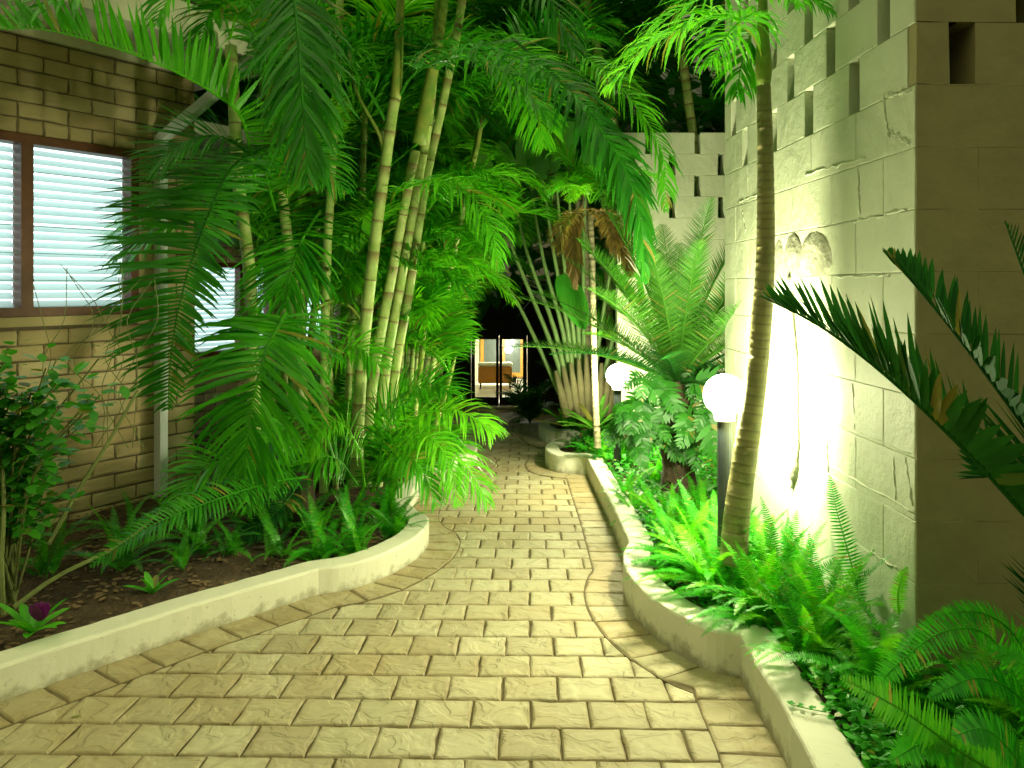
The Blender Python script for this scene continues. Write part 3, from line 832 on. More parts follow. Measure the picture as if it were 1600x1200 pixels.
# each is length 1; scale gives real size
def cane_mesh(pts,r0,r1,nodes=.11,c=None,n=12,bulge=1.045,mid=.985):
    mb=MB(); L=0; sp=spline(pts,60); ar=[0]
    for a,b in zip(sp,sp[1:]): ar.append(ar[-1]+(b-a).length)
    tot=ar[-1]; P_=[];RR=[];cc=[]
    s=0; 
    def pos(q):
        for i in range(1,61):
            if ar[i]>=q or i==60:
                t=(q-ar[i-1])/max(1e-6,ar[i]-ar[i-1]); return sp[i-1].lerp(sp[i],t)
    qs=[];
    while s<tot:
        for d,bu,ri in ((0,bulge,1),(.006,bulge,1),(.0075,1,0),(nodes*.5,mid,0),(nodes-.002,1.0,0)):
            if s+d<tot: qs.append((s+d,bu,ri))
        s+=nodes*random.uniform(.85,1.2)
        nodes_=nodes
    qs.sort()
    vs=[];fs=[];x=Vector((1,0,0))
    for i,(q,bu,ri) in enumerate(qs):
        p=pos(q); t=(pos(min(tot,q+.02))-pos(max(0,q-.02))).normalized(); x=(x-t*x.dot(t)).normalized(); y=t.cross(x); r=(r0+(r1-r0)*q/tot)*bu
        for k in range(n):
            a=2*math.pi*k/n; rr=r*(1+random.uniform(-.02,.02)); vs.append(p+x*math.cos(a)*rr+y*math.sin(a)*rr); cc.append((0,float(ri),0))
    m=len(qs)
    fs=[(i*n+k,i*n+(k+1)%n,(i+1)*n+(k+1)%n,(i+1)*n+k) for i in range(m-1) for k in range(n)]
    fs.append(tuple((m-1)*n+k for k in range(n)))
    mb.v=vs and [tuple(v) for v in vs]; mb.f=fs; mb.c=cc
    return mb
def clump(name,base,label,cat,canes,fronds_per=7,flen=(1.2,1.7),group=None,mat=CANE,leafmats=(LEAF,LEAF,LEAFY),r=.035,seedaz=0,low=True,elev=None):
    """canes: list of (dx,dy,height,leanx,leany)"""
    root=empty(name,base,label,cat,group)
    for ci,(dx,dy,h,lx,ly) in enumerate(canes):
        pts=[(dx,dy,-.1),(dx+lx*.25,dy+ly*.25,h*.33),(dx+lx*.6,dy+ly*.6,h*.66),(dx+lx,dy+ly,h)]
        cm=cane_mesh(pts,r*random.uniform(.85,1.15),r*.75,.12); cm.build('cane',mat,root,smooth=True)
        top=Vector(pts[-1]); dirv=(top-Vector(pts[-2])).normalized()
        sh=MB(); sh.tube([top,top+dirv*.18,top+dirv*.36,top+dirv*.5],[r*.85,r*.95,r*.7,r*.3],10,(0,0,0)); sh.build('crownshaft',CANEG,root,smooth=True)
        c=top+dirv*.32
        for i in range(fronds_per):
            az=seedaz+ci*1.3+i*2.399+random.uniform(-.3,.3)
            me=PALMF[random.choice((0,1,1,2,2,3)) if not elev else random.choice(elev)]
            place('frond',me,root,c,(random.uniform(-.12,.12),random.uniform(-.12,.12),az),random.uniform(*flen),random.choice(leafmats))
    if low:
        for i in range(7):
            az=random.uniform(0,6.28); place('frond',PALMF[random.choice((0,1,5))],root,(random.uniform(-.2,.2),random.uniform(-.2,.2),0),(0,0,az),random.uniform(.7,1.2),random.choice(leafmats))
    return root
def hero(parent, pts, mat, name='frond', **k):
    """a frond traced at real depth: pts = (px,py,Y)"""
    mb=MB(); frond_mesh(mb,[P(*p) for p in pts],**k); o=mb.build(name,mat,parent)
    o.matrix_parent_inverse=Matrix.Translation(-Vector(parent.location)); return o

# ---------------------------------------------------------------- left golden cane palms
# main clump: canes traced from the photograph
A=empty('cane_palm',(-.98,5.2,-.15),'golden cane palm with leaning ringed canes rising from the round bed end','palm','cane palms along the left bed')
for pts,r in (([(556,760,5.1),(563,600,5.1),(583,400,5.05),(610,200,5.0),(618,150,5.0)],.044),
              ([(572,760,5.3),(582,600,5.3),(612,430,5.3),(640,280,5.25),(652,225,5.2)],.040),
              ([(590,760,5.4),(600,600,5.4),(628,430,5.4),(652,290,5.35),(668,200,5.3),(682,60,5.25),(690,-60,5.2)],.037),
              ([(606,750,5.5),(615,600,5.5),(640,450,5.5),(664,290,5.45),(690,170,5.4),(716,40,5.35),(730,-60,5.3)],.036)):
    m=cane_mesh([P(*p) for p in pts],r,r*.8,.19); o=m.build('cane',CANE,A,smooth=True); o.matrix_parent_inverse=Matrix.Translation(-Vector(A.location))
for pts,r in (([(618,155,5.0),(622,100,5.0),(624,40,5.0),(628,-40,5.0)],.034),([(655,225,5.2),(668,150,5.2),(682,80,5.15),(694,-10,5.1)],.046)):
    m=MB(); sp=spline([P(*p) for p in pts],12); m.tube(sp,[r*(1.05-.3*i/12) for i in range(13)],12,(0,0,0)); o=m.build('crownshaft',CANEG,A,smooth=True); o.matrix_parent_inverse=Matrix.Translation(-Vector(A.location))
FACE=(.1,-.55,.8)
def pet(parent,pts,r=.012,name='petiole'):
    m=MB(); m.tube(spline([P(*p) for p in pts],14),[r*(1.3-.6*i/14) for i in range(15)],7,(0,0,0)); o=m.build(name,CANEG,parent,smooth=True); o.matrix_parent_inverse=Matrix.Translation(-Vector(parent.location))
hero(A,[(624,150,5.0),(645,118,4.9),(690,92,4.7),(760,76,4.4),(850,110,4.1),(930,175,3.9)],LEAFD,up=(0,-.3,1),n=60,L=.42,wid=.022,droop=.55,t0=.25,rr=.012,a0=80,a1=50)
hero(A,[(680,108,5.1),(715,92,5.1),(765,100,5.0),(820,140,4.9),(865,200,4.8)],LEAF,up=(0,-.3,1),n=50,L=.40,wid=.022,droop=.5,t0=.2,rr=.012,a0=80)
hero(A,[(603,190,5.0),(575,140,4.9),(540,90,4.8),(490,60,4.6),(430,70,4.4),(380,120,4.2)],LEAFD,up=(0,-.3,1),n=54,L=.38,wid=.02,droop=.5,t0=.2,rr=.012)
hero(A,[(652,225,5.2),(600,270,5.3),(560,330,5.4),(520,400,5.4),(500,470,5.4)],LEAF,up=FACE,n=46,L=.36,wid=.02,droop=.35,t0=.15)
hero(A,[(560,345,5.5),(620,300,5.2),(680,283,5.0),(730,300,4.9),(765,350,4.8),(780,420,4.8)],LEAF,up=(0,-.3,1),n=54,L=.34,wid=.018,droop=.6,t0=.1,rr=.009,a0=78)
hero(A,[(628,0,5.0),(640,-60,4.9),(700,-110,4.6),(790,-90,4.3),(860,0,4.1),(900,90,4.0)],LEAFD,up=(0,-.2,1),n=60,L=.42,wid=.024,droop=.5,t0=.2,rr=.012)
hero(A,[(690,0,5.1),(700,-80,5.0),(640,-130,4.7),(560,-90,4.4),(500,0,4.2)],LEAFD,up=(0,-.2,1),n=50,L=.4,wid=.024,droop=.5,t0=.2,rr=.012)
hero(A,[(560,700,5.0),(600,645,4.9),(640,610,4.8),(680,600,4.7),(705,615,4.6)],LEAF,up=FACE,n=44,L=.30,wid=.016,droop=.3,t0=.15)
hero(A,[(580,740,4.9),(640,660,4.7),(700,640,4.6),(745,655,4.5),(772,676,4.45)],LEAFY,up=(0,-.3,1),n=46,L=.26,wid=.014,droop=.6,t0=.2)
hero(A,[(600,740,4.8),(640,690,4.7),(690,690,4.6),(730,730,4.5),(765,790,4.45)],LEAFY,up=(0,-.4,1),n=50,L=.28,wid=.014,droop=.6,t0=.2)
hero(A,[(590,750,4.8),(620,700,4.65),(665,680,4.5),(700,720,4.4),(715,790,4.35)],LEAFY,up=(0,-.4,1),n=46,L=.24,wid=.013,droop=.7,t0=.2)
hero(A,[(570,760,4.8),(560,700,4.7),(530,660,4.6),(500,670,4.5),(480,710,4.45)],LEAFY,up=(0,-.4,1),n=44,L=.25,wid=.014,droop=.5,t0=.2)
hero(A,[(590,740,4.8),(600,680,4.7),(620,640,4.6),(650,620,4.5)],LEAF,up=FACE,n=40,L=.26,wid=.015,droop=.25,t0=.2)
hero(A,[(560,760,4.8),(530,720,4.7),(500,715,4.6),(470,740,4.5)],LEAF,up=FACE,n=40,L=.26,wid=.015,droop=.35,t0=.2)
hero(A,[(590,760,4.7),(610,720,4.55),(640,715,4.45),(665,745,4.4),(680,790,4.35)],LEAF,up=(0,-.5,1),n=40,L=.22,wid=.013,droop=.5,t0=.2)
for i in range(12):
    az=random.uniform(0,6.28)
    place('frond',PALMF[random.choice((0,1,5,1))],A,(random.uniform(-.2,.25),random.uniform(-.2,.3),.05),(0,0,az),random.uniform(.6,.95),random.choice((LEAF,LEAFY)))

# second clump with the thicker pale canes and the big fronds hanging before the house
B=empty('cane_palm',(-1.55,5.0,-.12),'palm clump with straight pale canes and long fronds hanging before the windows','palm','cane palms along the left bed')
for pts,r in (([(398,760,4.9),(396,600,4.9),(390,430,4.9),(374,300,4.9),(366,170,4.9),(360,60,4.9)],.044),
              ([(470,770,5.4),(466,620,5.4),(458,450,5.4),(440,300,5.4),(425,150,5.4),(415,-60,5.4)],.042),
              ([(480,770,5.7),(474,600,5.7),(470,400,5.7),(472,200,5.7),(478,-60,5.7)],.03),
              ([(506,770,5.2),(507,640,5.2),(508,500,5.2),(512,380,5.2),(520,240,5.2),(534,-60,5.2)],.032),
              ([(440,770,5.9),(440,600,5.9),(436,400,5.9),(420,220,5.9),(400,-60,5.9)],.05),
              ([(538,770,6.2),(543,640,6.2),(550,520,6.2),(556,430,6.2),(572,160,6.2)],.03),
              ([(552,770,6.4),(560,640,6.4),(566,540,6.4),(574,430,6.4),(600,180,6.4)],.028)):
    m=cane_mesh([P(*p) for p in pts],r,r*.85,.19); o=m.build('cane',CANE,B,smooth=True); o.matrix_parent_inverse=Matrix.Translation(-Vector(B.location))
F1P=[P(*p) for p in [(432,225,4.6),(400,238,4.4),(362,262,4.2),(328,330,4.05),(295,420,4.0),(270,530,3.95),(262,640,3.95)]]
mb=MB(); frond_mesh(mb,F1P,up=(-.3,-1,.25),n=112,L=.68,wid=.022,droop=.12,t0=.03,rr=.012,a0=104,a1=62,lift=5,jit=.8,only=1); frond_mesh(mb,F1P,up=(-.3,-1,.25),n=112,L=.32,wid=.022,droop=.12,t0=.03,rr=.012,a0=104,a1=62,lift=5,jit=.8,only=-1)
own0=mb.build('frond',LEAFD,B); own0.matrix_parent_inverse=Matrix.Translation(-Vector(B.location))
hero(B,[(446,490,4.2),(434,513,4.1),(418,545,4.05),(402,600,4.0),(390,660,4.0),(382,740,4.0)],LEAF,up=(-.1,-1,.4),n=56,L=.54,wid=.023,droop=.22,t0=.04,rr=.012,a0=95,a1=30,lift=5)
hero(B,[(448,-60,4.2),(460,0,4.1),(468,90,4.0),(475,190,3.95),(482,285,3.9)],LEAFD,up=(0,-1,.2),n=80,L=.42,wid=.022,droop=.35,t0=.05,rr=.012,a0=62,a1=22,lift=0)
hero(B,[(400,290,4.4),(380,190,4.2),(340,150,4.0),(270,110,3.8),(180,75,3.6),(60,45,3.4),(-60,50,3.3)],LEAF,up=(0,-1,.25),n=92,L=.27,wid=.024,droop=-.01,t0=.1,rr=.010,a0=84,a1=60,lift=6,only=1)
hero(B,[(500,330,5.0),(476,367,4.6),(466,392,4.55),(453,430,4.5),(445,480,4.5)],LEAF,up=(0,-1,.4),n=44,L=.46,wid=.017,droop=.22,t0=.02,rr=.01,a0=80,a1=25,lift=4)
hero(B,[(430,330,4.6),(415,260,4.5),(440,225,4.4),(490,240,4.4),(540,300,4.4)],LEAF,up=(0,-.8,.8),n=44,L=.36,wid=.018,droop=.3,t0=.1)
hero(B,[(390,240,4.5),(350,215,4.3),(310,215,4.2),(270,235,4.1),(235,265,4.05)],LEAFD,up=(0,-.8,.6),n=40,L=.32,wid=.014,droop=.15,t0=.1,a0=60)
hero(B,[(360,60,4.6),(370,0,4.5),(350,-50,4.3),(290,-40,4.0),(240,40,3.8)],LEAFY,up=(0,-.3,1),n=40,L=.36,wid=.026,droop=.45,t0=.15)
hero(B,[(425,150,5.0),(400,60,4.8),(370,20,4.5),(330,20,4.3),(310,80,4.2)],LEAF,up=(0,-.3,1),n=40,L=.34,wid=.024,droop=.45,t0=.15)
hero(B,[(470,760,4.6),(420,720,4.5),(360,715,4.3),(310,740,4.2),(270,790,4.1)],LEAF,up=(0,-.7,.8),n=44,L=.3,wid=.018,droop=.3,t0=.1)
hero(B,[(470,640,4.5),(455,660,4.3),(420,690,4.2),(400,740,4.1),(385,800,4.0)],LEAF,up=(0,-1,.5),n=56,L=.27,wid=.017,droop=.3,t0=.05,a0=80,a1=25)
hero(B,[(520,560,4.9),(490,520,4.7),(450,530,4.5),(420,580,4.4)],LEAF,up=(0,-.7,.8),n=40,L=.34,wid=.016,droop=.4,t0=.1)
hero(B,[(510,600,5.0),(525,560,4.9),(560,545,4.8),(600,575,4.7)],LEAF,up=(0,-.5,.8),n=40,L=.3,wid=.015,droop=.4,t0=.1)
hero(B,[(360,60,4.8),(330,-30,4.4),(240,-60,4.0),(120,-20,3.6),(20,40,3.4)],LEAF,up=(0,-.6,1),n=50,L=.35,wid=.035,droop=.25,t0=.15)
for (az,s,me) in ((.6,1.3,1),(2.0,1.4,2),(3.3,1.2,1),(4.4,1.3,2),(5.3,1.4,3),(1.3,1.5,0),(2.7,1.5,1)):
    place('frond',PALMF[me],B,(.1,.3,2.7),(0,0,az),s,random.choice((LEAF,LEAFD)))
# yellow petioles
pet(A,[(600,235,5.0),(590,205,5.0),(560,150,5.0),(548,110,5.1)],.011)
pet(B,[(520,470,5.2),(500,478,5.1),(480,495,5.1),(470,520,5.1)],.010)
pet(A,[(565,500,5.3),(545,478,5.3),(520,474,5.25),(495,485,5.2)],.009)

clump('cane_palm',(-1.35,7.4,-.35),'bushy cane palm behind the leaning canes','palm',[(-.1,0,2.2,.15,-.2),(.2,.1,1.7,.4,-.1),(0,.3,2.9,.25,-.3),(-.3,.2,2.5,-.2,-.3)],8,(1.2,1.6),'cane palms along the left bed',leafmats=(LEAF,LEAFY,LEAF))
clump('cane_palm',(-1.1,8.9,-.42),'green cane palm whose fronds droop beside the dark doorway','palm',[(0,0,1.5,.25,-.1),(.15,.2,2.2,.4,-.2),(-.2,.3,2.9,.3,-.3)],8,(1.1,1.5),'cane palms along the left bed',leafmats=(LEAF,LEAFY))
clump('cane_palm',(-2.0,6.4,-.25),'cane palm closest to the far brick wall window','palm',[(0,0,3.0,.1,-.1),(.2,.1,2.4,.3,-.2)],7,(1.3,1.7),'cane palms along the left bed',leafmats=(LEAF,LEAFD))
clump('palm',(-1.7,10.5,-.6),'tall palm arching over the end of the path','palm',[(0,0,4.2,.6,-.8),(.3,.3,3.2,.9,-.6),(.5,.2,2.2,.5,-.4)],11,(1.9,2.6),leafmats=(LEAFD,LEAF),r=.06)
clump('palm',(.9,11.2,-.6),'tall dark palm behind the stalk fan','palm',[(0,0,4.0,-.4,-.6),(.6,.3,4.8,-.3,-.9)],12,(1.9,2.6),leafmats=(LEAFD,LEAF),r=.06)
clump('palm',(-2.3,11.9,-.7),'tall palm in the dark behind the arch of fronds','palm',[(0,0,4.6,.2,-.9),(.5,.2,5.2,.4,-1.2)],12,(2.0,2.6),leafmats=(LEAF,LEAFD,LEAF),r=.06)
clump('palm',(2.3,8.2,-.4),'tall palm standing behind the slotted walls','palm',[(0,0,4.1,-.6,-.5),(-.5,.4,4.6,-1.0,-.6)],12,(1.8,2.4),leafmats=(LEAFD,LEAFD,LEAF),r=.06)

clump('cane_palm',(-1.35,5.9,-.2),'cane palm crowded between the pale canes and the leaning canes','palm',[(0,0,2.0,-.1,-.2),(.15,.1,2.6,.1,-.3),(-.2,0,1.4,-.1,-.2),(.1,.1,1.0,.1,-.2)],9,(1.0,1.45),'cane palms along the left bed',leafmats=(LEAF,LEAF,LEAFY),r=.028)
clump('cane_palm',(-.95,6.9,-.3),'tall thin cane palm rising behind the leaning canes','palm',[(0,0,3.3,.3,-.3),(.1,.2,2.7,.5,-.3)],10,(1.3,1.7),'cane palms along the left bed',leafmats=(LEAF,LEAFD,LEAF),r=.03)
if 0: clump('cane_palm',(-1.95,4.75,-.1),'young cane palm low before the downpipe of the brick house','palm',[(0,0,.35,.05,-.1),(-.1,.05,.6,-.1,-.1)],8,(.7,1.0),'cane palms along the left bed',leafmats=(LEAF,LEAFD),r=.022,low=False)
clump('cane_palm',(-.85,6.3,-.3),'young cane palm with low bright fronds behind the leaning canes','palm',[(0,0,.9,.1,-.1),(-.15,.1,1.4,.0,-.1),(.1,.2,.6,.15,-.1),(0,.3,1.9,.1,-.2)],9,(.9,1.3),'cane palms along the left bed',leafmats=(LEAF,LEAFY,LEAF),r=.026)
clump('cane_palm',(-1.0,7.9,-.4),'low cane palm with fronds brushing the far path','palm',[(0,0,.8,.2,-.1),(.1,.1,1.3,.2,-.1),(-.2,.2,1.8,.1,-.1)],9,(.9,1.25),'cane palms along the left bed',leafmats=(LEAF,LEAFY,LEAF),r=.026)
clump('cane_palm',(-1.3,10.0,-.5),'cane palm at the dark left side of the far doorway','palm',[(0,0,1.2,.2,-.1),(.2,.1,2.2,.3,-.1),(-.2,.2,3.0,.2,-.2)],9,(1.1,1.5),'cane palms along the left bed',leafmats=(LEAF,LEAFD))
clump('cane_palm',(-2.3,8.2,-.4),'tall cane palm filling the gap beside the second house wall','palm',[(0,0,3.3,.3,-.3),(.2,.1,2.4,.3,-.1),(-.2,.2,1.4,.1,-.1)],9,(1.3,1.7),'cane palms along the left bed',leafmats=(LEAF,LEAF,LEAFD))

# ---------------------------------------------------------------- right palm in front of the lamp
Rr=empty('leaning_palm',(.98,3.3,.10),'slender palm with a leaning mossy trunk in front of the near globe lamp','palm')
tp=[(1146,880,3.26),(1152,800,3.27),(1166,700,3.28),(1180,600,3.28),(1190,500,3.26),(1196,400,3.24),(1196,250,3.2),(1193,130,3.16)]
m=cane_mesh([P(*p) for p in tp],.058,.028,.035,bulge=1.006,n=16,mid=.998); o=m.build('trunk',TRUNK,Rr,smooth=True); o.matrix_parent_inverse=Matrix.Translation(-Vector(Rr.location))
m=MB(); sp=spline([P(*p) for p in ((1193,134,3.16),(1193,95,3.15),(1192,50,3.14),(1192,-20,3.12))],10); m.tube(sp,[.027,.031,.033,.033,.031,.028,.025,.023,.02,.018,.015],14,(0,0,0)); o=m.build('crownshaft',CANEG,Rr,smooth=True); o.matrix_parent_inverse=Matrix.Translation(-Vector(Rr.location))
# loose fibres on the trunk
m=MB()
for i in range(260):
    t=random.uniform(.02,.34); k=t*(len(tp)-1); j=int(k); p=P(*tp[j]).lerp(P(*tp[j+1]),k-j); r=.056-.028*t
    a=random.uniform(0,6.28); d=Vector((math.cos(a),math.sin(a),random.uniform(-.3,.6))).normalized(); b=p+Vector((math.cos(a),math.sin(a),0))*r*.97
    m.add([b,b+Vector((0,0,.002)),b+d*random.uniform(.006,.016)],[(0,1,2)])
o=m.build('trunk_fibre',TRUNK,Rr); o.matrix_parent_inverse=Matrix.Translation(-Vector(Rr.location))
k=dict(n=40,L=.32,wid=.017,droop=.6,t0=.12,rr=.008,jit=1.5)
hero(Rr,[(1192,20,3.13),(1150,22,3.1),(1090,35,3.1),(1020,70,3.1),(945,140,3.1)],LEAFY,up=(0,-.3,1),**k)
hero(Rr,[(1192,10,3.13),(1160,-20,3.3),(1110,-10,3.5),(1040,30,3.6),(980,90,3.7)],LEAFY,up=(0,-.3,1),**k)
hero(Rr,[(1192,25,3.13),(1170,25,3.0),(1140,50,2.9),(1110,100,2.85)],LEAF,up=(0,-.6,.8),**dict(k,n=30,L=.24,wid=.014))
hero(Rr,[(1192,30,3.13),(1175,50,3.3),(1160,95,3.35),(1150,150,3.35)],LEAF,up=(0,-.8,.5),**dict(k,n=30,L=.22,wid=.014))
hero(Rr,[(1192,0,3.13),(1220,-10,3.1),(1260,-5,3.05),(1300,20,3.0)],LEAF,up=(0,-.4,1),**dict(k,n=30,L=.17,wid=.013))
hero(Rr,[(1192,0,3.13),(1205,-30,2.9),(1230,-30,2.7),(1250,10,2.6)],LEAF,up=(0,-.4,1),**dict(k,n=26,L=.16,wid=.013))
hero(Rr,[(1192,10,3.13),(1190,-40,3.2),(1130,-60,3.4),(1070,-20,3.5)],LEAFY,up=(0,-.4,1),**k)
# big dark frond hanging in the middle of the picture, from the tall left canopy
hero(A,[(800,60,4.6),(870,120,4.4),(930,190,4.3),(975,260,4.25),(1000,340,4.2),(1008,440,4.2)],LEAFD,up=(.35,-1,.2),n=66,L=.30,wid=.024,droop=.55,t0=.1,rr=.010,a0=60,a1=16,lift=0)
hero(A,[(860,60,4.8),(930,100,4.6),(990,160,4.5),(1035,240,4.5),(1040,330,4.5)],LEAF,up=(0,-.5,.8),n=50,L=.26,wid=.016,droop=.6,t0=.1,rr=.008,a0=60,a1=30)
hero(A,[(760,60,5.2),(800,90,5.1),(835,150,5.0),(850,230,5.0)],LEAFY,up=(-.2,-.9,.5),n=44,L=.36,wid=.018,droop=.3,t0=.1,rr=.008,a0=70,a1=30)

# ---------------------------------------------------------------- middle palm with brown skirt and stalk fan
M_=empty('skirted_palm',(.67,7.5,-.3),'small palm with pale ringed trunk and a skirt of brown dead fronds','palm')
def own(o,r): o.matrix_parent_inverse=Matrix.Translation(-Vector(r.location)); return o
own(cane_mesh([P(*p) for p in ((934,700,6.6),(930,620,6.6),(927,500,6.6),(925,400,6.6),(922,330,6.6))],.030,.025,.05,bulge=1.02,mid=.99).build('trunk',TRUNKP,M_,smooth=True),M_)
cr=P(922,318,6.6)
for i in range(11):
    az=i*2.399; me=PALMF[(1,2,3,2,1,3,0,2,1,3,2)[i]]
    place('frond',me,M_,cr-Vector(M_.location),(0,0,az),random.uniform(.55,.8),random.choice((LEAFY,LEAFY,LEAF)))
for az in (3.6,4.4,2.3,5.4):
    place('dead_frond',PALMF[4],M_,cr-Vector(M_.location)-Vector((0,0,.05)),(-.5,0,az),.6,DEAD)
hero(M_,[(925,335,6.5),(950,350,6.4),(970,385,6.35),(985,430,6.35)],DEAD,name='dead_frond',up=(.3,-1,.4),n=34,L=.22,wid=.02,droop=.4,t0=.1,a0=50,a1=20)
hero(M_,[(915,335,6.5),(898,360,6.4),(895,400,6.35),(900,450,6.35)],DEAD,name='dead_frond',up=(0,-1,.3),n=34,L=.2,wid=.025,droop=.5,t0=.1,a0=40,a1=15)
M2=empty('mottled_palm',(.80,8.6,-.4),'palm with a thick white mottled trunk just behind the skirted palm','palm')
own(cane_mesh([P(*p) for p in ((916,690,8.6),(914,560,8.6),(912,420,8.6),(908,300,8.6))],.075,.07,.09,n=14,bulge=1.02).build('trunk',TRUNKP,M2,smooth=True),M2)
cr=P(908,270,8.6)
for i in range(10):
    place('frond',PALMF[(0,1,0,5,1)[i%5]],M2,cr-Vector(M2.location),(0,0,i*2.399+.5),random.uniform(1.0,1.4),random.choice((LEAF,LEAFD,LEAFD)))
# traveller-like fan of stalks
T_=empty('stalk_fan_plant',(.72,8.3,-.42),'tall plant with a fan of pale flat leaf stalks and paddle leaves','plant')
def blade(mb,p,tip,up,wid,n=8,c=None,fold=.15,split=0):
    T=tip-p; S=T.cross(Vector(up)).normalized(); N=S.cross(T).normalized(); vs=[]
    for i in range(n+1):
        t=i/n; w=wid*math.sin(math.pi*min(1,.04+t*.96))**.55*(1 if t<.99 else 0)
        q=p+T*t+GRAV*(T.length*.18*t*t)
        j=random.uniform(-split,split)*wid
        vs+=[q-S*(w+j)+N*w*fold,q,q+S*(w-j)+N*w*fold]
    mb.add(vs,[(3*i,3*i+1,3*i+4,3*i+3) for i in range(n)]+[(3*i+1,3*i+2,3*i+5,3*i+4) for i in range(n)],c)
stalks=[((892,640),(862,540),(805,400),(770,300)),((893,640),(868,520),(825,400),(800,300)),((897,640),(880,520),(850,410),(828,290)),((900,640),(888,520),(866,400),(848,280)),
        ((904,640),(896,520),(880,400),(868,270)),((908,640),(903,500),(893,380),(888,260)),((886,640),(850,560),(812,480),(780,430)),((914,640),(912,500),(912,380),(915,300)),((925,640),(935,540),(955,420),(985,300)),((932,640),(950,560),(975,470),(1000,400))]
for i,s in enumerate(stalks):
    Y=7.9+.05*i
    pp=spline([P(x,y,Y) for x,y in s],12); m=MB(); m.tube(pp,[.031-.018*k/12 for k in range(13)],8,.5); own(m.build('stalk',STALK,T_,smooth=True),T_)
    m=MB(); d=(pp[-1]-pp[-3]).normalized(); blade(m,pp[-1],pp[-1]+d*.6+Vector((0,-.1,.05)),(0,-1,.2),.10,12,split=.15); own(m.build('leaf',BROAD,T_),T_)
m=MB()
for i in range(9):
    a=P(886+i*8,650,7.8+.03*i); b=P(868+i*12,555+abs(i-4)*6,7.8+.03*i); m.tube([a,a.lerp(b,.5)+Vector((0,-.03,0)),b],[.045,.04,.02],8)
own(m.build('leaf_base',mat_simple('leaf_sheath',(.22,.20,.10),.7,10,.35),T_,smooth=True),T_)
for aa in ((P(875,430,7.0),P(915,500,6.8)),(P(1000,470,7.2),P(960,400,7.2))):
    m=MB(); blade(m,*aa,(0,-1,.3),.12,12); own(m.build('leaf',BROAD,T_),T_)

# ---------------------------------------------------------------- cycad in the bed
C_=P(1058,600,5.0); cy=empty('cycad',(C_.x,C_.y,-.05),'large cycad with a rosette of stiff feathery fronds between the two globe lamps','cycad')
CYF=[]
for sp_ in ((60,34),(42,14),(26,-2),(76,54),(12,-14)):
    mb=MB(); frond_mesh(mb,arc(1.0,*sp_),(0,0,1),n=74,L=.14,wid=.0064,t0=.1,droop=.03,rr=.009,lift=22,a0=80,a1=45,seg=3,jit=.4,shape=lambda t:(math.sin(math.pi*min(1,t*.8+.2))**.5)); ob=mb.build('cycad_frond',CYC); CYF.append(ob.data); bpy.data.objects.remove(ob)
ctr=Vector((0,0,C_.z+.05))
for i in range(46):
    az=i*2.399; me=CYF[(3,0,1,2,4)[min(4,i//9)]]
    place('frond',me,cy,ctr,(0,0,az),random.uniform(1.08,1.34),CYCB if i<30 else CYC)
m=MB(); sp=spline([(0,0,-.15),(.01,0,.15),(0,.01,.4),(0,0,ctr.z+.03)],10)
m.tube(sp,[.11+random.uniform(-.012,.012) for _ in sp],14,.5); m.build('trunk',BARKC,cy)
m=MB()
for i in range(140):
    a=random.uniform(0,6.28); z=random.uniform(-.05,ctr.z); b=Vector((math.cos(a)*.105,math.sin(a)*.105,z)); o_=Vector((math.cos(a),math.sin(a),.5))
    m.add([b+Vector((-math.sin(a)*.015,math.cos(a)*.015,0)),b-Vector((-math.sin(a)*.015,math.cos(a)*.015,0)),b+o_*.035],[(0,1,2)])
m.build('leaf_scar',BARKC,cy)

# front right cycad, its base beyond the frame
cf=empty('front_cycad',(1.50,1.62,.0),'dark glossy cycad reaching in front of the shaded gable wall','cycad')
k=dict(n=64,L=.27,wid=.030,droop=.02,t0=.12,rr=.009,a0=78,a1=38,seg=4,jit=.35,lift=25,shape=lambda t:math.sin(math.pi*min(1,t*.82+.2))**.6)
base=(1760,930,1.75)
hero(cf,[(1830,980,1.85),(1660,860,1.75),(1520,715,1.72),(1400,600,1.75),(1290,515,1.8),(1188,462,1.85)],CYC,up=(.25,-.25,1),**k)
hero(cf,[(1840,960,1.95),(1700,800,1.9),(1590,650,1.9),(1500,530,1.9),(1430,445,1.95),(1380,392,2.0)],CYC,up=(.4,-.5,.6),**dict(k,n=44,L=.17))
hero(cf,[(1860,900,2.1),(1740,700,2.05),(1660,560,2.05),(1610,450,2.1),(1570,345,2.15)],CYC,up=(.6,-.6,.2),**dict(k,n=44,L=.2,wid=.014))
hero(cf,[(1850,960,2.0),(1760,860,1.9),(1680,780,1.85),(1600,745,1.85),(1530,745,1.9)],CYC,up=(.1,-.3,1),**dict(k,n=44))
hero(cf,[(1850,960,2.0),(1780,1010,1.9),(1700,1010,1.85),(1620,980,1.8)],CYC,up=(.1,-.3,1),**dict(k,n=40))
m=MB(); p=P(1860,980,2.0); m.tube([(p.x,p.y,-.1),(p.x,p.y,.15),(p.x,p.y,p.z+.03)],[.12,.11,.09],12); own(m.build('trunk',BARKC,cf),cf)
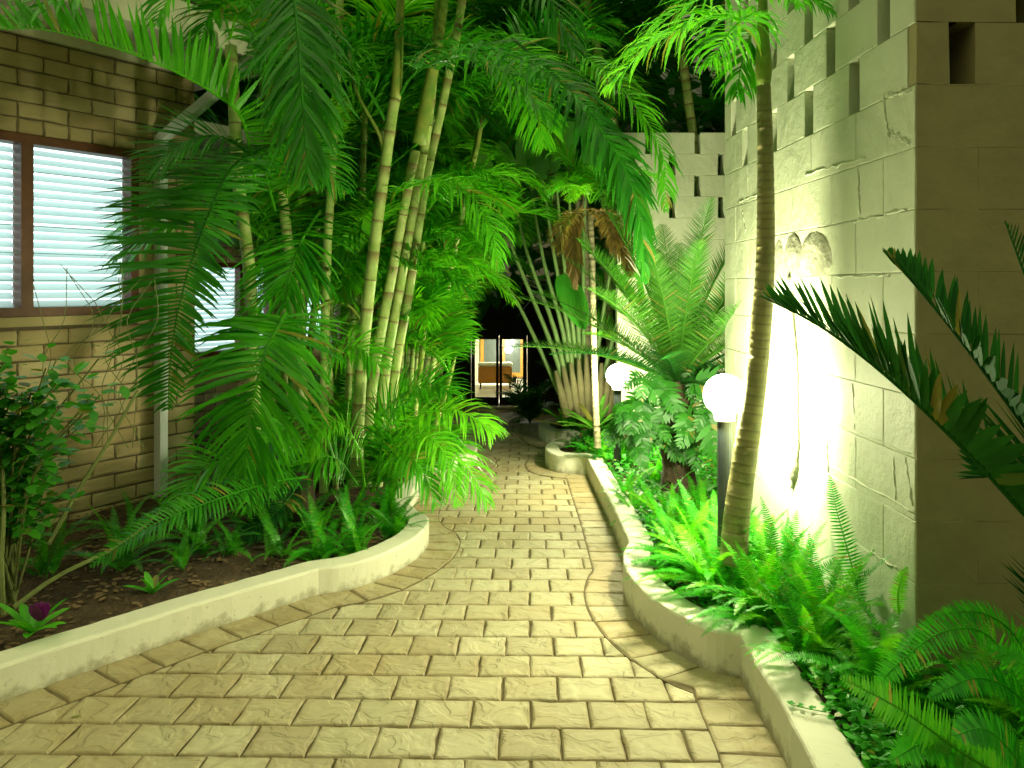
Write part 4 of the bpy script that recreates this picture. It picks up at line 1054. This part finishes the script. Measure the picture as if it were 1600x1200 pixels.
# dark sago fronds low on the left
sg=empty('sago_cycad',(-1.28,4.35,-.1),'dark sago cycad with hooked leaflets lying low over the left soil','cycad')
k=dict(n=60,L=.155,wid=.014,droop=.30,t0=.06,rr=.008,a0=82,a1=55,seg=4,jit=.5,lift=15)
hero(sg,[(480,745,4.3),(420,755,4.1),(340,780,3.85),(240,820,3.65),(140,885,3.5)],LEAFD,up=(0,-.6,.8),**k)
hero(sg,[(470,730,4.5),(430,720,4.6),(360,740,4.7),(300,765,4.8),(230,770,4.3)],LEAFD,up=(0,-.6,.8),**k)
hero(sg,[(475,740,4.4),(450,780,4.2),(410,820,4.1),(370,850,4.05)],CYC,up=(0,-.6,.8),**dict(k,n=40,L=.13))
m=MB(); p=P(475,770,4.5); m.tube([(p.x,p.y,-.3),(p.x,p.y,p.z+.12)],[.07,.06],10); own(m.build('trunk',BARKC,sg),sg)

# ---------------------------------------------------------------- ferns
FE=[]
for sp_ in ((80,20),(65,-15),(50,-40),(35,-25),(88,50)):
    mb=MB(); frond_mesh(mb,arc(1.0,*sp_,side=random.uniform(-.2,.2)),(0,0,1),n=54,L=.098,wid=.0145,t0=.06,a0=88,a1=70,droop=.05,lift=8,rr=.005,seg=3,jit=.5,shape=lambda t:(min(1,t*5+.45))*(1-t**3)**.8+.03)
    ob=mb.build('fern_frond',FERN); FE.append(ob.data); bpy.data.objects.remove(ob)
def fern(x,y,z,n,s,label,grp='sword ferns filling the beds',mats=(FERN,FERN,LEAFY)):
    r=empty('sword_fern',(x,y,z),label,'fern',grp)
    for i in range(n):
        az=i*2.399+random.uniform(-.4,.4); q=random.random()
        me=FE[random.choice((0,1,1,2,3,4,0))]
        place('frond',me,r,(random.uniform(-.04,.04),random.uniform(-.04,.04),0),(random.uniform(-.15,.15),random.uniform(-.25,.25),az),s*random.uniform(.75,1.15),random.choice(mats))
    return r
rf=[(.90,4.45,.42),(1.12,4.5,.42),(.80,5.35,.36),(.86,3.35,.42),(1.05,3.05,.45),(.95,3.65,.40),(1.12,2.75,.42),(.80,3.62,.36),(1.18,3.3,.42),(.98,2.98,.34),(1.10,3.55,.36),(.86,3.98,.36),(1.15,2.35,.36),(1.12,3.9,.33),
    (.92,3.2,.36),(1.02,2.62,.30),(1.36,2.2,.36),(1.42,1.98,.36),(1.25,1.85,.30),(1.55,2.2,.36),(.95,4.4,.28),(.78,4.9,.34),(1.05,5.6,.35),(.92,6.3,.34),(.78,6.75,.32),(1.1,4.9,.3)]
FL=['full fern in front of the cycad trunk, left half','full fern in front of the cycad trunk, right half','fern between the cycad trunk and the straight kerb','sword fern left of the leaning palm trunk, reaching over the kerb bend','broad sword fern right in front of the leaning palm trunk','sword fern at the foot of the near lamp post','sword fern against the block wall, between the trunk and the wall corner','fern with fronds hanging over the kerb top at its narrow waist','fern pressed to the bright lit patch of wall','low fern at the inner edge of the kerb bend, in front of the trunk','fern just behind the leaning trunk, under the bright wall','fern on the kerb side behind the near lamp post','dark fern right below the corner of the block building','fern between the near lamp post and the far block wall',
 'fern directly left of the trunk foot, second from the kerb','small fern near the kerb corner, over the creeping ground cover','dim fern under the front cycad, beside the gable wall','dim fern under the front cycad, nearest the gable foot','low dim fern behind the large close fern','dim fern at the right edge of the picture beneath the gable','small bright fern before the cycad trunk','fern hanging over the straight kerb beside the cycad trunk','fern below the farther globe lamp','fern between the farther lamp and the small round kerb bed','fern at the far end of the straight kerb, by the round bed','fern to the right of the cycad trunk']
for i,(x,y,s) in enumerate(rf):
    fern(x,y,bedz(x,y)+.0,(30 if y<4 else 18) if x<1.2 else 16,s,FL[i])
GL=['dark fern inside the left kerb bulge with a frond hanging over the kerb','dark fern at the rounded tip of the left kerb bulge','fern in the left bed right at the kerb corner','small fern behind the kerb corner, under the hanging palm frond','tall fern at the foot of the leaning canes','fern between the leaning canes and the straight pale canes']
for i,(x,y,s) in enumerate([(-.86,4.25,.36),(-.72,4.55,.34),(-1.02,4.12,.36),(-1.2,4.5,.30),(-.8,5.0,.35),(-1.0,4.7,.3)]):
    fern(x,y,bedz(x,y),20,s,GL[i],'sword ferns in the left bed',(FERN,LEAF,LEAF))
EXTRA_LEFT=0
HL=['fern before the young palm fronds in the middle of the left bed','fern behind the rosette plant along the left kerb','fern at the foot of the straight pale canes','fern in the shade just left of the kerb corner','broad fern in front of the downpipe foot','fern in the left bed between the shrub and the hooked cycad frond','low fern under the tip of the hooked cycad frond','dim fern under the window by the brick wall','dim fern at the foot of the downpipe','small dim fern on the bare soil behind the bromeliad','tiny fern beside the small rosette plant']
for i,(x,y,s) in enumerate([(-1.45,4.35,.40),(-1.62,4.0,.30),(-1.35,4.75,.42),(-1.22,4.05,.30),(-1.75,4.25,.42),(-2.0,3.9,.36),(-1.45,3.95,.26),(-2.15,4.3,.38),(-1.9,4.6,.36),(-2.3,3.8,.36),(-1.62,3.75,.18)]):
    fern(x,y,bedz(x,y),12,s,HL[i],'sword ferns before the brick wall',(LEAF,LEAFD))
# single long fern frond reaching in at the lower right and its plant
lf=empty('sword_fern',(1.28,1.62,.02),'large close sword fern at the lower right corner of the bed','fern')
kk=dict(n=58,L=.062,wid=.0082,t0=.04,a0=86,a1=70,droop=.03,lift=4,rr=.004,seg=3,jit=.4,shape=lambda t:(min(1,t*5+.45))*(1-t**3)**.8+.05)
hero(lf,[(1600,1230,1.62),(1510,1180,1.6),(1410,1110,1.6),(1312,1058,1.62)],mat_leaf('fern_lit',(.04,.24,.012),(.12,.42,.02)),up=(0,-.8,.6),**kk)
hero(lf,[(1640,1200,1.9),(1560,1010,1.95),(1480,985,1.95),(1400,1040,1.95),(1370,1080,1.95)],FERN,up=(0,-.5,1),**kk)
hero(lf,[(1640,1200,1.9),(1600,1020,2.0),(1540,960,2.0),(1460,960,2.0)],FERN,up=(0,-.5,1),**kk)
hero(lf,[(1640,1220,1.7),(1600,1100,1.7),(1530,1060,1.7),(1450,1090,1.7)],FERN,up=(0,-.5,1),**kk)
hero(lf,[(1660,1220,1.7),(1640,1100,1.7),(1600,1040,1.7),(1540,1010,1.75)],FERN,up=(0,-.5,1),**kk)
hero(lf,[(1540,1260,1.6),(1500,1190,1.6),(1450,1160,1.6),(1390,1190,1.6)],FERN,up=(0,-.5,1),**kk)
hero(lf,[(1620,1260,1.5),(1590,1190,1.5),(1540,1140,1.5),(1490,1150,1.5)],FERN,up=(0,-.5,1),**kk)
for _ in range(10):
    place('frond',random.choice(FE),lf,(random.uniform(-.05,.25),random.uniform(-.15,.3),0),(0,0,random.uniform(0,6.28)),random.uniform(.3,.45),FERN)
uf=empty('sword_fern',(1.22,2.95,.15),'upright narrow fern fronds standing against the white block wall','fern')
hero(uf,[(1345,950,2.7),(1330,880,2.72),(1308,800,2.75),(1296,742,2.78)],FERN,up=(0,-1,.2),**dict(kk,L=.05,n=44,wid=.007))
hero(uf,[(1405,960,2.45),(1403,930,2.45),(1408,905,2.45),(1418,885,2.45)],LEAFY,up=(-.3,-1,.2),**dict(kk,L=.03,n=30,wid=.005))

# ---------------------------------------------------------------- ground cover (uncountable)
def leaflet(mb,p,az,el,l,w_,c=None):
    d=Vector((math.cos(az)*math.cos(el),math.sin(az)*math.cos(el),math.sin(el))); s=d.cross(Vector((0,0,1)))
    if s.length<.01: s=Vector((1,0,0))
    s.normalize(); n=s.cross(d)
    mb.add([p,p+d*l*.35-s*w_*.5,p+d*l*.75-s*w_*.38-n*l*.05,p+d*l-n*l*.12,p+d*l*.75+s*w_*.38-n*l*.05,p+d*l*.35+s*w_*.5],[(0,1,5),(1,2,4,5),(2,3,4)],c)
gc=MB(); cnt=0
while cnt<21000:
    y=random.uniform(1.3,9.5) if random.random()<.6 else random.uniform(1.3,3.2); x=random.uniform(.6,1.75)
    if y>2.4 and x>1.361-.0283*y-.01 and y<4.5: continue
    if inside(x,y): continue
    d=dist(x,y)
    if d<.13 : continue
    if random.random()>.6 and y>5.5: continue
    cnt+=1; h=bedz(x,y)+random.uniform(0,.07 if y<4 else .14)
    leaflet(gc,Vector((x,y,h)),random.uniform(0,6.28),random.uniform(-.2,.9),random.uniform(.02,.042)*(1 if y<3.6 else 1.4),random.uniform(.014,.028)*(1 if y<3.6 else 1.3))
tag(gc.build('ground_cover',FERN),'low creeping leafy ground cover in the right bed','ground cover',kind='stuff')
lt=MB()
for _ in range(2600):
    y=random.uniform(2.4,7); x=random.uniform(-3,-.6)
    if inside(x,y) or dist(x,y)<.14: continue
    leaflet(lt,Vector((x,y,bedz(x,y)+.012)),random.uniform(0,6.28),random.uniform(-.1,.25),random.uniform(.02,.06),random.uniform(.008,.03))
tag(lt.build('leaf_litter',CHIP),'brown leaf litter and bark scattered on the left soil','leaf litter',kind='stuff')

# ---------------------------------------------------------------- small plants, left bed
def stem(mb,pts,r): mb.tube(spline(pts,8),[r*(1.2-.5*i/8) for i in range(9)],6,.5)
STEM=mat_simple('green_stem',(.14,.17,.05),.6,10,.3)
sh=empty('leafy_shrub',(-2.25,3.55,-.05),'loose shrub with oval green leaves below the louvred window','shrub')
m=MB(); lv=MB()
for i in range(38):
    p0=P(random.uniform(-20,30),random.uniform(900,960),3.5); tgt=P(random.uniform(-30,165),random.uniform(540,770),random.uniform(3.2,3.8))
    if i>18: tgt=P(random.uniform(-30,80),random.uniform(540,640),random.uniform(3.2,3.6))
    mid=p0.lerp(tgt,.5)+Vector((random.uniform(-.15,.05),random.uniform(-.1,.1),.1))
    pts=spline([p0,mid,tgt],10); stem(m,[p0,mid,tgt],.005)
    for q in range(3,11):
        for _ in range(5):
            p=pts[q]+Vector((random.gauss(0,.04),random.gauss(0,.04),random.gauss(0,.03)))
            leaflet(lv,p,random.uniform(0,6.28),random.uniform(-.7,.5),random.uniform(.05,.09),random.uniform(.035,.06))
own(m.build('stem',STEM,sh),sh); own(lv.build('leaves',BROAD,sh),sh)
m=MB()
for pts in (([(75,850,3.6),(120,770,3.7),(170,690,3.8),(215,610,3.9)]),([(5,960,3.2),(2,880,3.2),(6,780,3.3),(-2,650,3.4)]),([(20,950,3.3),(90,900,3.5),(190,850,3.8),(250,800,4.0)])):
    pp=[P(*p) for p in pts]; stem(m,pp,.010)
own(m.build('cane',STEM,sh),sh)
m=MB()   # dry thin vines before the window
for _ in range(9):
    x=random.uniform(60,230); pp=[P(x+random.uniform(-40,40),y,3.9) for y in (700,620,560,500,random.uniform(410,470))]
    m.tube(spline(pp,12),.0022,4)
tag(m.build('climbing_twigs',STEM),'thin bare twigs climbing before the louvred window','twigs')
def rosette(name,px,py,Y,n,L,wd,mat,label,cat,lean=.9):
    p=P(px,py,Y); r=empty(name,p,label,cat)
    for i in range(n):
        az=i*2.399; el=random.uniform(.35,1.2); m=MB(); d=Vector((math.cos(az)*math.cos(el),math.sin(az)*math.cos(el),math.sin(el)))
        blade(m,Vector((0,0,0)),d*L*random.uniform(.7,1.1),(0,0,1),wd,7,fold=.35); m.build('leaf',mat,r)
    return r
rosette('rosette_plant',238,928,3.45,8,.15,.016,BROAD,'small pale green rosette plant against the left kerb','plant')
br=rosette('bromeliad',50,990,2.95,11,.20,.020,BROAD,'strappy bromeliad with a purple flower at the left kerb','bromeliad')
m=MB()
for i in range(7):
    az=i*2.4; d=Vector((math.cos(az)*.4,math.sin(az)*.3,.9)).normalized(); blade(m,Vector((.03,0,.05)),Vector((.03,0,.05))+d*.085,(0,-1,0),.02,5)
m.build('flower',PURPLE,br)
rosette('strap_plant',930,672,7.1,14,.50,.028,mat_leaf('strap_leaf',(.05,.22,.02),(.14,.36,.03)),'strappy light green plant in the small round kerb bed','plant')
rosette('strap_plant',886,668,8.0,10,.42,.026,BROAD,'strappy plant drooping behind the small round kerb bed','plant')
# split-leaf climbers round the cycad trunk
sp_=empty('split_leaf_plant',(.84,4.75,.0),'split leafed climber wrapped around the cycad trunk','plant')
def splitleaf(px,py,Y,dx,dy,L,wd):
    m=MB(); p=P(px,py,Y); tip=P(px+dx,py+dy,Y-.05)
    frond_mesh(m,[p,p.lerp(tip,.5)+Vector((0,-.02,.02)),tip],(0,-.9,.4),n=7,L=wd,wid=wd*.26,t0=.08,a0=72,a1=35,droop=.15,lift=5,rr=.004,seg=4,jit=.5); own(m.build('leaf',SPLIT,sp_),sp_)
splitleaf(1102,640,4.6,18,72,.2,.15); splitleaf(1080,600,4.6,50,10,.2,.14)
for i in range(60):
    a=random.uniform(955,1110); a=a if a>995 or cnt<0 else a; b=random.uniform(580,700) if a<1085 else random.uniform(570,640); an=random.uniform(.6,2.6)
    if a<1000 and b<625: b+=55
    splitleaf(a,b,4.75+random.uniform(-.15,.25),math.cos(an)*34,math.sin(an)*38,.15,random.uniform(.06,.10))
# creeping sprig on the right kerb
m=MB(); pp=[ktop(x,y,KR) for x,y in ((1236,1104),(1252,1108),(1270,1112),(1292,1116))]; pp=[Vector((p.x,p.y,pz(p.y)+KR+.006)) for p in pp]; m.tube(pp,.0015,5)
for p in pp:
    for _ in range(5): leaflet(m,p+Vector((0,0,.004)),random.uniform(0,6.28),.3,.014,.012)
tag(m.build('creeping_sprig',FERN),'thin creeping sprig lying across the right kerb top','sprig')
lf_=MB(); q=P(110,1122,1200*H/(1122-509)); q.z=pz(q.y)+.004; leaflet(lf_,q,.3,.05,.035,.012)
tag(lf_.build('fallen_leaf',FERN),'tiny green leaf fallen on the pavers at the lower left','leaf')
# potted palm by the door
pr=empty('potted_palm',(P(828,0,15.5).x,15.5,-1.95),'dark potted palm standing by the far glass door','potted plant')
m=MB(); m.tube([(0,0,0),(0,0,.04),(0,0,.5),(0,0,.54)],[.16,.18,.24,.25],16); m.build('pot',POT,pr)
for i in range(11): place('frond',PALMF[random.choice((0,1,5,2))],pr,(0,0,.5),(0,0,i*2.4),random.uniform(.8,1.3),LEAFD)

# ---------------------------------------------------------------- dark wooded mass behind everything (uncountable)
fo=MB()
for _ in range(15000):
    side=random.random()
    if side<.55: x=random.uniform(-14,16); y=random.uniform(12.5,19); z=random.uniform(1.2,11) if abs(x)<4 else random.uniform(-1.5,11)
    elif side<.8: x=random.uniform(3.0,9); y=random.uniform(3.5,13); z=random.uniform(0,9)
    else: x=random.uniform(-9,-3.8); y=random.uniform(9.5,14); z=random.uniform(3.2,9)
    leaflet(fo,Vector((x,y,z)),random.uniform(0,6.28),random.uniform(-1,.6),random.uniform(.5,1.1),random.uniform(.15,.45))
tag(fo.build('distant_foliage',LEAFD),'dark mass of tree foliage closing off the garden','foliage',kind='stuff')
